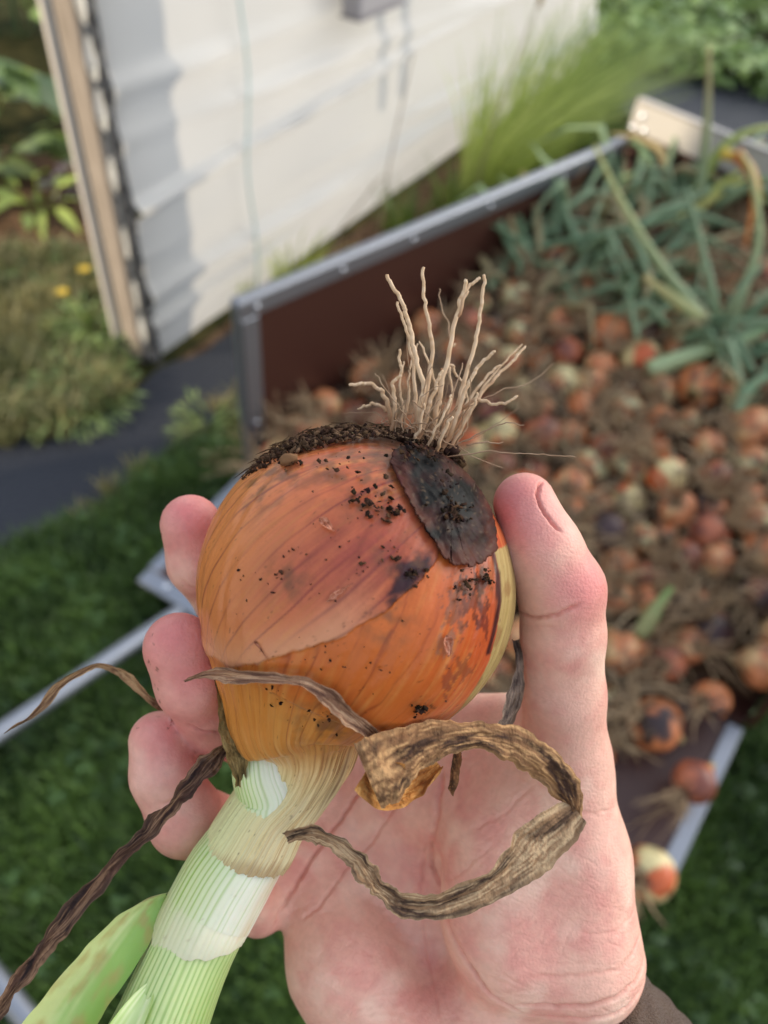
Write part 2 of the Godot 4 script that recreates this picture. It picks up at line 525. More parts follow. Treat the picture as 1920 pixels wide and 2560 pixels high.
# ---------------------------------------------------------------- poly tunnel
func tunnel() -> void:
	var w0: Vector3 = Vector3(-0.661, 0, -1.678)
	var w1: Vector3 = Vector3(0.769, 0, -4.478)
	var u := (w1 - w0).normalized()
	var n := Vector3(-u.z, 0, u.x)            # out of the tunnel, to the right
	var len := w0.distance_to(w1)
	var t := thing("poly_tunnel", "white film side of a poly tunnel with wooden end post", "poly tunnel", Transform3D(Basis(), w0))
	var s := SB.new()
	var rows := 150
	var cols := 46
	var ridge := [0.11, 0.19, 0.31, 0.44, 0.58, 0.70, 0.90]
	for i in rows:
		var h := 1.5 * i / (rows - 1)
		for j in cols:
			var x := len * j / (cols - 1)
			var d := 0.012 * nz.get_noise_2d(x * 22.0, h * 40.0)
			for k in ridge.size():
				var c: float = ridge[k] + 0.02 * nz.get_noise_2d(x * 12.0, k * 50.0) + 0.035 * sin(k * 2.3 + 1.0) * x
				var e: float = (h - c) / (0.020 + 0.008 * sin(k * 1.7))
				d += 0.034 * clampf(0.6 + 0.3 * sin(k * 2.6) + 0.8 * nz.get_noise_2d(x * 20.0, k * 33.0), 0.0, 1.0) * exp(-e * e)
			d -= 0.02 * exp(-h * 14.0)
			s.v.append(u * x + Vector3.UP * (h + 0.012) + n * d)
			s.c.append(Color(0.605, 0.615, 0.615))
	s.quad_grid(0, rows, cols)
	var fm := mat(Color.WHITE, 0.42, true, 0.5)
	fm.backlight_enabled = true
	fm.backlight = Color(1.0, 1.0, 1.0)
	put("film", s.mesh(), fm, t)
	# the far end of the tunnel: the film turns the corner
	s = SB.new()
	for i in 12:
		for j in 6:
			s.v.append(u * len + Vector3.UP * (1.5 * i / 11.0 + 0.012) - n * (0.002 + 1.4 * j / 5.0) + u * 0.01 * nz.get_noise_2d(i * 9.0, j * 9.0))
			s.c.append(Color(0.605, 0.615, 0.615))
	s.quad_grid(0, 12, 6)
	put("end_film", s.mesh(), fm, t)
	# wooden post and battens at the near end
	var wood := mat(lin(196, 168, 140), 0.8, false, 0.3)
	var wg := Gradient.new()
	wg.set_color(0, Color(0.48, 0.44, 0.40))
	wg.set_color(1, Color(0.64, 0.60, 0.56))
	wood.albedo_color = Color.WHITE
	wood.albedo_texture = noise_tex(0.02, 256, 4, 0.0, wg, 4)
	wood.uv1_triplanar = true
	wood.uv1_scale = Vector3(22, 1.5, 22)
	var pale := mat(lin(214, 206, 196), 0.5)
	var b := Vector3.UP * 1.5
	s = SB.new()
	s.box(-n * 0.105 - u * 0.02, n * 0.062, b, u * 0.05, Color.WHITE, 0.004)
	put("wooden_post", s.mesh(), wood, t)
	for k in 2:
		s = SB.new()
		s.box(-n * (0.135 - 0.0155 * k) - u * (0.030 - 0.008 * k), n * 0.014, b, u * 0.03, Color.WHITE, 0.003)
		put("edge_strip", s.mesh(), pale if k == 0 else M.metal, t)
	s = SB.new()
	s.box(-n * 0.0425 - u * 0.012, n * 0.012, b, u * 0.018, Color.WHITE, 0.002)
	put("channel", s.mesh(), M.metal, t)
	s = SB.new()
	s.box(-n * 0.030 - u * 0.002, n * 0.026, b, u * 0.02, Color.WHITE, 0.002)
	put("channel", s.mesh(), mat(lin(70, 72, 76), 0.5), t)
	var zz := PackedVector3Array()
	var rr := PackedFloat32Array()
	var cc := PackedColorArray()
	for i in 60:
		zz.append(-n * (0.017 + (0.010 if i % 2 else -0.010)) - u * (0.012 + 0.006 * nz.get_noise_1d(i * 30.0)) + Vector3.UP * (0.03 + i * 0.0245))
		rr.append(0.0035)
		cc.append(Color.WHITE)
	s = SB.new()
	s.tube(zz, rr, 6, cc)
	put("wiggle_wire", s.mesh(), M.metal, t)
	# loose tatters of film caught under the wire
	for k in 9:
		s = SB.new()
		var h0 := 0.08 + 0.13 * k + 0.03 * sin(k * 5.0)
		ribbon(s, [[-n * 0.02 - u * 0.018 + Vector3.UP * h0, 0.018, 20.0], [-n * 0.012 - u * 0.026 + Vector3.UP * (h0 + 0.04), 0.026, 40.0 * sin(k)], [-n * 0.016 - u * 0.02 + Vector3.UP * (h0 + 0.085), 0.012, -20.0]], 4, 0.3, -u, func(_a, _b, _q): return Color(0.78, 0.77, 0.73), 0.004, 5)
		put("film_tatter", s.mesh(), fm, t)
	# cords that hang inside against the film, and one pale green outside
	for k in 3:
		var p := PackedVector3Array()
		rr = PackedFloat32Array()
		cc = PackedColorArray()
		var x0: float = [0.40, 1.02, 1.16][k]
		for i in 24:
			p.append(u * (x0 + 0.012 * sin(i * 0.8 + k)) + Vector3.UP * (0.06 + i * 0.06 + (0.35 if k else 0.0)) + n * (0.028 if k == 0 else -0.05))
			rr.append(0.003 if k == 0 else 0.012)
			cc.append(lin(176, 206, 204) if k == 0 else lin(150, 156, 156))
		s = SB.new()
		s.tube(p, rr, 6, cc)
		put("cord", s.mesh(), M.vc, t)
	# grey box on the film, cut by the top of the picture
	var bx := Vector3(-0.237, 0.699, -2.509)
	s = SB.new()
	s.box(-u * 0.12, u * 0.24, Vector3.UP * 0.18, n * 0.06, Color.WHITE, 0.006)
	var x := (bx - w0).dot(u)
	var bo := thing("vent_box", "grey box fixed to the white film above the cart", "box", Transform3D(Basis(), w0 + u * x + n * 0.03 + Vector3.UP * (bx.y - 0.0)))
	put("box_body", s.mesh(), mat(lin(160, 156, 158), 0.6), bo)
	s = SB.new()
	s.box(-u * 0.123 - Vector3.UP * 0.006 - n * 0.004, u * 0.246, Vector3.UP * 0.006, n * 0.07, Color.WHITE, 0.002)
	put("box_rim", s.mesh(), mat(lin(136, 132, 134), 0.6), bo)

# unseen building added to shade lawn, hand and near cart; white planks bounce fill
func added_shed() -> void:
	var t := thing("added_shade_shed", "added unseen white plank building that shades the lawn and hand", "added_shed", Transform3D(Basis(Vector3.UP, 0.455), Vector3(-3.5, 0, 0.05)))
	var w := mat(lin(226, 224, 216), 0.7)
	for k in 18:
		var s := SB.new()
		s.box(Vector3(-0.02, 0.0, 0.25 * k), Vector3(0.03, 0, 0), Vector3(0, 2.9, 0), Vector3(0, 0, 0.243), Color.WHITE, 0.004)
		put("plank", s.mesh(), w, t)
	for k in 12:
		var s := SB.new()
		s.box(Vector3(-3.02 + 0.25 * k, 0.0, 0.0), Vector3(0.243, 0, 0), Vector3(0, 2.9, 0), Vector3(0, 0, 0.03), Color.WHITE, 0.004)
		put("plank", s.mesh(), w, t)
	var r := SB.new()
	r.box(Vector3(-3.2, 2.92, -0.06), Vector3(3.3, 0, 0), Vector3(0, 0.1, 0), Vector3(0, 0, 4.8), Color.WHITE, 0.01)
	put("roof", r.mesh(), mat(lin(90, 90, 92), 0.8), t)

# ---------------------------------------------------------------- cart
var RL: Vector3
var FL: Vector3
var HR: Vector3
var FA: Vector3
var FC: Vector3
const TOP := 0.56
const FLOOR := 0.15

func strip(t: Node3D, called: String, a: Vector3, b: Vector3, wide: Vector3, thick: Vector3, m: Material, bev := 0.002) -> MeshInstance3D:
	var s := SB.new()
	s.box(a, b - a, wide, thick, Color.WHITE, bev)
	return put(called, s.mesh(), m, t)

func rivet(t: Node, p: Vector3, n: Vector3, r := 0.007) -> void:
	var s := SB.new()
	var b := Basis.looking_at(n, Vector3.UP if absf(n.y) < 0.9 else Vector3.RIGHT).rotated(Vector3.ZERO if false else Vector3.UP, 0.0)
	s.blob(p, Vector3(r, r, r * 0.55), b, Color.WHITE, 6, 10)
	put("rivet", s.mesh(), M.rivet, t)

func cart() -> void:
	M.trim_pale = mat(lin(170, 166, 160), 0.5)
	M.rivet = mat(lin(210, 214, 222), 0.25)
	M.rivet.metallic = 0.9
	RL = Vector3(-0.301, 0.56, -1.182)
	FL = Vector3(0.522, 0.56, -2.116)
	FA = Vector3(-0.471, 0.09, -0.894)
	FC = Vector3(0.497, 0.09, -0.396)
	var lo := Vector3(RL.x, FLOOR, RL.z)
	HR = FC + (lo - FA)
	var t := thing("garden_cart", "brown plywood garden cart with aluminium edging and its rear flap down", "cart")
	var ax := (FL - RL).normalized()
	var inn := Vector3(-ax.z, 0, ax.x)          # from the left side into the cart
	var lh := Vector3(0, TOP - FLOOR, 0)
	var left_panel := SB.new()
	left_panel.box(lo - inn * 0.012, Vector3(FL.x, FLOOR, FL.z) - lo, lh, inn * 0.012, Color.WHITE, 0.001)
	put("side_panel", left_panel.mesh(), M.ply, t)
	# edging of the left side: a cap on top, a lip inside and outside, an upright at the rear
	strip(t, "edge_trim", RL - inn * 0.017 - ax * 0.004, FL - inn * 0.017, inn * 0.022, Vector3(0, 0.005, 0), M.metal)
	var lip := strip(t, "edge_trim", RL + inn * 0.0015 - ax * 0.004 - Vector3.UP * 0.036, FL + inn * 0.0015 - Vector3.UP * 0.036, inn * 0.0035, Vector3(0, 0.036, 0), M.metal)
	strip(t, "edge_trim", RL - inn * 0.017 - ax * 0.004 - Vector3.UP * 0.036, FL - inn * 0.017 - Vector3.UP * 0.036, inn * 0.0035, Vector3(0, 0.036, 0), M.metal)
	strip(t, "edge_trim", lo - inn * 0.017 - ax * 0.007, RL - inn * 0.017 - ax * 0.007, inn * 0.022, ax * 0.005, M.metal)
	var upright := strip(t, "edge_trim", lo + inn * 0.003, RL + inn * 0.003 - Vector3.UP * 0.037, inn * 0.0035, ax * 0.04, M.metal)
	var L := RL.distance_to(FL)
	for f in [0.03, 0.20, 0.36, 0.56, 0.78, 0.95]: rivet(lip, RL + ax * (L * f) + inn * 0.006 - Vector3.UP * 0.02, inn, 0.0065)
	rivet(upright, lo + ax * 0.02 + inn * 0.008 + Vector3.UP * 0.12, inn, 0.0065)
	# floor and the side that lies outside the picture
	var hr := Vector3(HR.x, FLOOR, HR.z)
	var wv := hr - lo
	var fl := Vector3(FL.x, FLOOR, FL.z)
	var fs := SB.new()
	fs.box(lo - Vector3.UP * 0.014, fl - lo, wv, Vector3.UP * 0.012, Color.WHITE, 0.001)
	put("floor_board", fs.mesh(), M.ply, t)
	var rp := SB.new()
	rp.box(hr + wv.normalized() * 0.003, fl - lo, lh, wv.normalized() * 0.012, Color.WHITE, 0.001)
	put("side_panel", rp.mesh(), M.ply, t)
	# headboard, a little higher than the sides and leaning outwards
	var h0: Vector3 = Vector3(0.522, 0.56, -2.122)
	var htl: Vector3 = Vector3(0.539, 0.635, -2.185)
	var htr: Vector3 = Vector3(0.966, 0.635, -1.786)
	var hw := htr - htl
	var up2 := (htl - Vector3(FL.x, FLOOR, FL.z))
	var hb := SB.new()
	hb.box(Vector3(FL.x, FLOOR, FL.z) + ax * 0.004, hw, up2, ax * 0.012, Color.WHITE, 0.001)
	put("headboard", hb.mesh(), M.ply, t)
	var hn := hw.cross(up2).normalized()
	if hn.dot(ax) > 0.0: hn = -hn
	var upn := up2.normalized()
	var band := strip(t, "edge_trim", htl + hn * 0.002 - upn * 0.07, htr + hn * 0.002 - upn * 0.07, upn * 0.07, hn * 0.004, M.trim_pale)
	strip(t, "edge_trim", htl + hn * 0.008 + upn * 0.002, htr + hn * 0.008 + upn * 0.002, -hn * 0.03, upn * 0.005, M.trim_pale)
	for q in [Vector2(0.03, -0.03), Vector2(0.045, -0.06), Vector2(0.012, -0.062)]: rivet(band, htl + hw.normalized() * q.x + upn * q.y + hn * 0.008, hn, 0.009)
	# rear flap, lowered and sloping towards the lawn
	var flap := SB.new()
	var fu := FA - lo
	var fn := wv.cross(fu).normalized()
	if fn.y < 0.0: fn = -fn
	flap.box(lo + fu * 0.03, wv, fu * 0.97, -fn * 0.012, Color.WHITE, 0.001)
	put("rear_flap", flap.mesh(), M.ply, t)
	var wn := wv.normalized()
	var fun := fu.normalized()
	var sill := strip(t, "edge_trim", FA + fn * 0.0035 - fun * 0.028, FC + fn * 0.0035 - fun * 0.028, fun * 0.034, -fn * 0.02, M.metal)
	strip(t, "edge_trim", lo + fn * 0.003 + fu * 0.03 - wn * 0.004, FA + fn * 0.003 - fun * 0.03 - wn * 0.004, wn * 0.028, -fn * 0.019, M.metal)
	strip(t, "edge_trim", HR + fn * 0.003 + fu * 0.03 + wn * 0.004, FC + fn * 0.003 - fun * 0.03 + wn * 0.004, -wn * 0.028, -fn * 0.019, M.metal)
	for q in [FA + wn * 0.05 - fun * 0.055, FA + wn * 0.06 - fun * 0.013, FC - wn * 0.012 - fun * 0.2, FC - wn * 0.02 - fun * 0.012, FA + wn * 0.4 - fun * 0.013]: rivet(sill, q + fn * 0.006, fn, 0.0075)
	# tubular handle: out from under the flap, round a bend, and across
	var p := PackedVector3Array()
	var r := PackedFloat32Array()
	var c := PackedColorArray()
	var t1: Vector3 = Vector3(-0.356, 0.07, -0.867)
	var t2: Vector3 = Vector3(-0.718, 0.13, -0.371)
	var t3: Vector3 = Vector3(-0.333, 0.13, -0.111)
	var hl := [t1 + (t1 - t2) * 0.5, t1]
	for i in 6: hl.append(t1.lerp(t2, 0.15 + 0.14 * i))
	for i in 5:
		var k := i / 4.0
		hl.append((t2.lerp(t1, 0.1)).lerp(t2, k).lerp(t2.lerp(t3, 0.1 * k), k))
	for i in 6: hl.append(t2.lerp(t3, 0.12 + 0.2 * i))
	for q in hl:
		p.append(q)
		r.append(0.016)
		c.append(Color.WHITE)
	var hs := SB.new()
	hs.tube(p, r, 14, c)
	put("tube_handle", hs.mesh(), M.metal, t)
	# wheels on the far axle, under the box
	for e in [-0.05, 1.05]:
		var at: Vector3 = lo + (fl - lo) * 0.6 + wv * e + Vector3.UP * 0.06
		var ws := SB.new()
		var ring := PackedVector3Array()
		var wr := PackedFloat32Array()
		var wc := PackedColorArray()
		for i in 33:
			var an := TAU * i / 32.0
			ring.append(at + ax * cos(an) * 0.17 + Vector3.UP * sin(an) * 0.17)
			wr.append(0.025)
			wc.append(lin(40, 40, 42))
		ws.tube(ring, wr, 8, wc)
		put("wheel", ws.mesh(), M.vc, t)

# ---------------------------------------------------------------- plants
func leaf_shape(s: SB, base: Vector3, dir: Vector3, nrm: Vector3, length: float, width: float, droop: float, col: Color, fold := 0.25) -> void:
	var side := dir.cross(nrm).normalized()
	var prof := [0.12, 0.75, 1.0, 0.85, 0.5, 0.03]
	var at := s.v.size()
	for i in 6:
		var f := i / 5.0
		var p := base + dir * (length * f) - Vector3.UP * (droop * length * f * f)
		for j in 3:
			var u := j - 1.0
			s.v.append(p + side * (u * width * 0.5 * prof[i]) + nrm * (absf(u) * fold * width * 0.5 * prof[i]))
			s.c.append(col if j != 1 else col.lerp(Color(0.6, 0.65, 0.4), 0.25))
	s.quad_grid(at, 6, 3)

func plant(called: String, label: String, cat: String, at: Vector3, n: int, rad: float, high: float, leaf: Vector2, c0: Color, c1: Color, group := "") -> Node3D:
	var t := thing(called, label, cat, Transform3D(Basis(), at), group)
	var s := SB.new()
	var st := SB.new()
	for k in n:
		var an := rng.randf() * TAU
		var rr := rad * sqrt(rng.randf())
		var h := high * (0.25 + 0.75 * rng.randf()) * (1.0 - 0.4 * rr / rad)
		var p := Vector3(cos(an) * rr, h, sin(an) * rr)
		var d := Vector3(cos(an + rng.randf_range(-0.7, 0.7)), rng.randf_range(-0.1, 0.6), sin(an + rng.randf_range(-0.7, 0.7))).normalized()
		var nn := (Vector3.UP + Vector3(rng.randf_range(-0.5, 0.5), 0, rng.randf_range(-0.5, 0.5))).normalized()
		leaf_shape(s, p, d, nn, leaf.x * rng.randf_range(0.7, 1.3), leaf.y * rng.randf_range(0.7, 1.3), rng.randf_range(0.1, 0.5), c0.lerp(c1, rng.randf()))
		if k % 2 == 0:
			st.tube(PackedVector3Array([Vector3(cos(an) * rr * 0.2, 0, sin(an) * rr * 0.2), Vector3(cos(an) * rr * 0.5, h * 0.6, sin(an) * rr * 0.5), p]), PackedFloat32Array([0.004, 0.003, 0.002]), 5, PackedColorArray([c0, c0, c1]))
	put("foliage", s.mesh(), M.leaf, t)
	put("stem", st.mesh(), M.leaf, t)
	return t

func tuft(label: String, at: Vector3, n: int, high: float, lean: Vector3, c0: Color, c1: Color, spread := 0.08) -> void:
	var t := thing("grass_tuft", label, "grass tuft", Transform3D(Basis(), at))
	var s := SB.new()
	for k in n:
		var an := rng.randf() * TAU
		var b := Vector3(cos(an), 0, sin(an)) * spread * sqrt(rng.randf())
		var d := (Vector3(cos(an), 0, sin(an)) * rng.randf_range(0.1, 0.6) + lean * rng.randf_range(0.4, 1.3))
		var h := high * rng.randf_range(0.45, 1.1)
		var w := d.cross(Vector3.UP).normalized() * rng.randf_range(0.0028, 0.0055)
		var c := c0.lerp(c1, rng.randf())
		var a := s.v.size()
		for i in 6:
			var f := i / 5.0
			var p := b + Vector3.UP * (h * f * (1.0 - 0.25 * f)) + d * (h * f * f)
			var ww := w * (1.0 - 0.85 * f)
			s.v.append(p - ww)
			s.v.append(p + ww)
			s.c.append(c)
			s.c.append(c)
		s.quad_grid(a, 6, 2)
	put("blades", s.mesh(), M.leaf, t)

func greenery() -> void:
	var a := lin(84, 106, 52)
	var b := lin(146, 160, 92)
	var dk := lin(62, 92, 56)
	plant("squash_plant", "big leaved green plant in the corner left of the post", "vegetable plant", Vector3(-1.607, 0, -2.831), 34, 0.30, 0.42, Vector2(0.17, 0.15), dk, lin(140, 168, 84))
	plant("squash_plant", "dark leaved plant behind the post's upper end", "vegetable plant", Vector3(-2.013, 0, -4.057), 34, 0.35, 0.45, Vector2(0.19, 0.16), dk, lin(150, 178, 100))
	plant("squash_plant", "sunlit yellow green plant at the photo's left edge above the bare soil", "vegetable plant", Vector3(-1.636, 0, -2.446), 30, 0.24, 0.28, Vector2(0.13, 0.10), a, b)
	plant("chard", "upright yellow green leaves just left of the post above the soil", "vegetable plant", Vector3(-1.258, 0, -2.399), 12, 0.07, 0.16, Vector2(0.11, 0.04), lin(130, 150, 50), lin(180, 196, 80))
	plant("purple_herb", "small purplish herb touching the post on the soil", "herb", Vector3(-1.221, 0, -2.562), 24, 0.08, 0.10, Vector2(0.05, 0.025), lin(104, 84, 110), lin(120, 116, 90))
	plant("weed", "low green weed patch left of the post in mid height", "weed", Vector3(-1.119, 0, -2.016), 260, 0.18, 0.07, Vector2(0.04, 0.007), lin(70, 104, 48), lin(126, 160, 84))
	plant("weed", "yellow green weed leaning on the foot of the post", "weed", Vector3(-0.853, 0, -1.752), 260, 0.13, 0.12, Vector2(0.04, 0.007), lin(78, 112, 44), lin(136, 160, 78))
	plant("weed", "bright weed clump at the edge of the dark mat", "weed", Vector3(-0.836, 0, -1.498), 300, 0.17, 0.08, Vector2(0.04, 0.007), lin(74, 106, 46), lin(128, 150, 84))
	plant("weed", "pale weed at the left edge of the photo above the mat", "weed", Vector3(-0.998, 0, -1.48), 160, 0.16, 0.05, Vector2(0.04, 0.008), lin(100, 116, 66), lin(160, 164, 110))
	plant("weed", "sparse weed in the corner between the mat and the cart's rear edge", "weed", Vector3(-0.464, 0, -1.441), 70, 0.11, 0.05, Vector2(0.045, 0.006), lin(84, 116, 50), lin(150, 170, 96))
	for q in [Vector3(-0.972, 0, -1.844), Vector3(-0.954, 0, -1.971)]:
		var t := thing("yellow_flower", ["yellow flower nearer the photo's left edge, beside the post", "yellow flower closer to the post, topmost of the two"][names.get("yellow_flower", -1) + 1], "flower", Transform3D(Basis(), q))
		var s := SB.new()
		for k in 9:
			var an := TAU * k / 9.0
			leaf_shape(s, Vector3(0, 0.09, 0), Vector3(cos(an), 0.25, sin(an)).normalized(), Vector3.UP, 0.022, 0.011, 0.1, lin(232, 196, 40))
		put("petals", s.mesh(), M.leaf, t)
		s = SB.new()
		s.tube(PackedVector3Array([Vector3.ZERO, Vector3(0.004, 0.05, 0), Vector3(0, 0.09, 0)]), PackedFloat32Array([0.002, 0.002, 0.002]), 5, PackedColorArray([a, a, a]))
		put("stem", s.mesh(), M.leaf, t)
	var ln := Vector3(0.5, 0, -0.35)
	tuft("short sunlit grass at the film's foot above the cart's rear corner", Vector3(-0.347, 0, -2.093), 90, 0.22, ln * 0.3, lin(126, 140, 40), lin(196, 206, 110), 0.07)
	tuft("thin grass at the film's foot nearest the cart's corner upright", Vector3(-0.44, 0, -1.972), 40, 0.16, ln * 0.3, lin(126, 140, 50), lin(196, 200, 120), 0.06)
	tuft("dark green low grass against the film behind the cart's middle", Vector3(-0.022, 0, -2.512), 120, 0.20, ln * 0.2, lin(62, 84, 26), lin(120, 138, 60), 0.11)
	tuft("low dark grass next to the tall clump behind the cart side", Vector3(0.145, 0, -2.72), 100, 0.22, ln * 0.2, lin(66, 90, 28), lin(128, 146, 60), 0.09)
	tuft("tall bright grass clump against the white film, the nearest one", Vector3(0.24, 0, -2.852), 240, 0.62, ln, lin(126, 150, 48), lin(204, 214, 120), 0.10)
	tuft("tall grass clump leaning right in the middle of the row", Vector3(0.409, 0, -3.111), 240, 0.66, ln, lin(110, 136, 48), lin(186, 200, 108), 0.11)
	tuft("tall grass clump in front of the film's far end", Vector3(0.612, 0, -3.552), 220, 0.62, ln, lin(96, 124, 46), lin(166, 186, 100), 0.13)
	tuft("farthest grass clump beside the end of the film", Vector3(0.799, 0, -4.069), 110, 0.5, ln * 0.6, lin(72, 98, 40), lin(130, 152, 86), 0.13)
	tuft("grass clump just behind the corner of the headboard", Vector3(0.785, 0, -3.452), 70, 0.3, ln * 0.4, lin(72, 96, 40), lin(120, 142, 80), 0.10)
	# seed stalks standing in front of the film
	for k in 3:
		var q: Vector3 = [Vector3(-0.12, 0, -2.366), Vector3(0.188, 0, -2.694), Vector3(-0.276, 0, -2.216)][k]
		var hh: float = [0.62, 0.72, 0.34][k]
		var t := thing("seed_stalk", ["thin bare pinkish stalk crossing the film's middle", "thin stalk with a tan seed head right of the cord shadows", "short dry stalk near the cart's rear corner"][k], "grass stalk", Transform3D(Basis(), q))
		var s := SB.new()
		var tp := Vector3(0.06 + 0.05 * k, hh, -0.02)
		s.tube(PackedVector3Array([Vector3.ZERO, tp * Vector3(0.3, 0.5, 0.3), tp]), PackedFloat32Array([0.003, 0.0025, 0.002]), 5, PackedColorArray([lin(150, 130, 100), lin(170, 150, 130), lin(170, 150, 120)]))
		put("stem", s.mesh(), M.leaf, t)
		s = SB.new()
		if k != 1: continue
		s.blob(tp, Vector3(0.009, 0.03, 0.009), Basis(), lin(186, 160, 100), 8, 8, 0.5, nf)
		put("seed_head", s.mesh(), M.leaf, t)
	# row of low crop plants at the far right
	var rowp := [Vector3(0.962, 0, -5.242), Vector3(1.265, 0, -5.625), Vector3(1.507, 0, -5.524), Vector3(1.889, 0, -5.952), Vector3(2.046, 0, -5.622), Vector3(1.013, 0, -4.773), Vector3(1.242, 0, -4.772), Vector3(1.482, 0, -4.702), Vector3(1.673, 0, -4.552), Vector3(1.901, 0, -4.487), Vector3(1.028, 0, -5.834), Vector3(1.588, 0, -6.496), Vector3(2.158, 0, -6.849), Vector3(2.43, 0, -6.367), Vector3(1.296, 0, -6.497)]
	var lab := ["nearest the film's far end", "second along from the film's far end", "in the middle of the back", "above the pale leaf tip", "at the photo's right edge, upper", "front left by the mat path", "front row left of the pale leaf tip", "front row right behind the pale leaf tip", "front row near the right edge", "front row past the right edge"]
	for k in rowp.size():
		plant("crop_plant", "leafy low green crop plant, %s" % lab[k] if k < lab.size() else "leafy green crop plant in the rows along the photo's top right edge", "vegetable plant", rowp[k], 80, 0.26, 0.20, Vector2(0.11, 0.07), lin(84, 122, 52), lin(156, 184, 92), "crop plants in rows behind the mat path")

# ---------------------------------------------------------------- heap of onions in the cart
var protos := []

func lathe_bulb(kind: int) -> ArrayMesh:
	var s := SB.new()
	var rows := 20
	var cols := 26
	for i in rows:
		var f := float(i) / (rows - 1)
		var th := PI * f
		var r := sin(th)
		var y := -cos(th) * 0.92
		if f > 0.8:
			var q := (f - 0.8) / 0.2
			r = lerpf(sin(PI * 0.8), 0.17, sst(0.0, 0.75, q))
			y = lerpf(-cos(PI * 0.8) * 0.92, 1.45, q)
		if f < 0.04: r *= 0.8
		for j in cols:
			var an := TAU * j / cols
			var rr := r * (1.0 + 0.05 * nz.get_noise_3d(cos(an) * 14.0 + kind * 40.0, sin(an) * 14.0, y * 14.0))
			s.v.append(Vector3(cos(an) * rr, y, sin(an) * rr))
			var a := nz.get_noise_3d(cos(an) * 11.0, y * 9.0 + kind * 71.0, sin(an) * 11.0)
			var ve := nf.get_noise_2d(an * 40.0, y * 4.0 + kind * 9.0)
			var c: Color
			match kind:
				0: c = lin(204, 124, 76).lerp(lin(52, 34, 36), sst(0.06, 0.14, a + 0.1 * cos(an)))
				1: c = lin(216, 200, 146).lerp(lin(192, 92, 48), sst(-0.02, 0.08, a))
				2: c = lin(178, 102, 70).lerp(lin(120, 66, 52), sst(-0.1, 0.2, a))
				3: c = lin(66, 46, 46).lerp(lin(124, 74, 52), sst(0.0, 0.2, a))
				4: c = lin(204, 128, 84).lerp(lin(216, 178, 128), sst(0.0, 0.3, a))
				_: c = lin(210, 206, 156).lerp(lin(176, 116, 74), sst(0.02, 0.16, a))
			c = c.lerp(lin(70, 40, 30), 0.35 * maxf(ve, 0.0))
			c = c.lerp(lin(44, 32, 26), 0.75 * sst(0.12, 0.4, nf.get_noise_3d(cos(an) * 9.0 + kind * 33.0, y * 9.0, sin(an) * 9.0)))
			if f > 0.86: c = c.lerp(lin(160, 140, 90), sst(0.86, 0.95, f))
			if f < 0.12: c = c.lerp(lin(70, 54, 42), 0.8)
			s.c.append(c)
	s.quad_grid(0, rows, cols, true)
	return s.mesh()

func lathe_roots(sd: int) -> ArrayMesh:
	var s := SB.new()
	var r := RandomNumberGenerator.new()
	r.seed = 300 + sd
	for k in 34:
		var an := r.randf() * TAU
		var d := Vector3(cos(an) * r.randf_range(0.1, 0.8), -1, sin(an) * r.randf_range(0.1, 0.8)).normalized()
		var l := r.randf_range(0.9, 2.6)
		var p := PackedVector3Array()
		var rr := PackedFloat32Array()
		var c := PackedColorArray()
		var b := Vector3(0, -0.86, 0) + Vector3(cos(an), 0, sin(an)) * 0.14
		var bend := Vector3(r.randf_range(-1, 1), r.randf_range(-0.5, 0.9), r.randf_range(-1, 1)) * 0.5
		for i in 5:
			var f := i / 4.0
			p.append(b + d * (l * f) + bend * (l * f * f))
			rr.append(0.042 * (1.0 - 0.6 * f))
			c.append(lin(110, 84, 60).lerp(lin(196, 170, 134), r.randf()))
		s.tube(p, rr, 4, c)
	return s.mesh()

func heap_onion(p: Vector3, r: float, kind: int, label: String, group: String) -> void:
	while protos.size() < 12: protos.append(null)
	var v := kind * 2 + (rng.randi() % 2)
	var t: Node3D
	if protos[v] == null:
		t = thing("onion", label, "onion", Transform3D(), group)
		put("bulb", lathe_bulb(kind), M.heap_bulb, t)
		put("roots", lathe_roots(v), M.vc, t)
		protos[v] = t
	else:
		t = protos[v].duplicate()
		t.name = numbered("onion")
		add_child(t)
		tag(t, label, "onion", group)
	# the neck may point anywhere, the roots mostly up and towards the viewer
	var yax := -(Vector3(rng.randf_range(-0.9, 0.9), rng.randf_range(-0.15, 0.9), rng.randf_range(-0.4, 1.0))).normalized()
	var xax := yax.cross(Vector3(rng.randf_range(-1, 1), rng.randf_range(-1, 1), rng.randf_range(-1, 1))).normalized()
	t.transform = Transform3D(Basis(xax, yax, xax.cross(yax)).scaled(Vector3(r, r, r)), p)

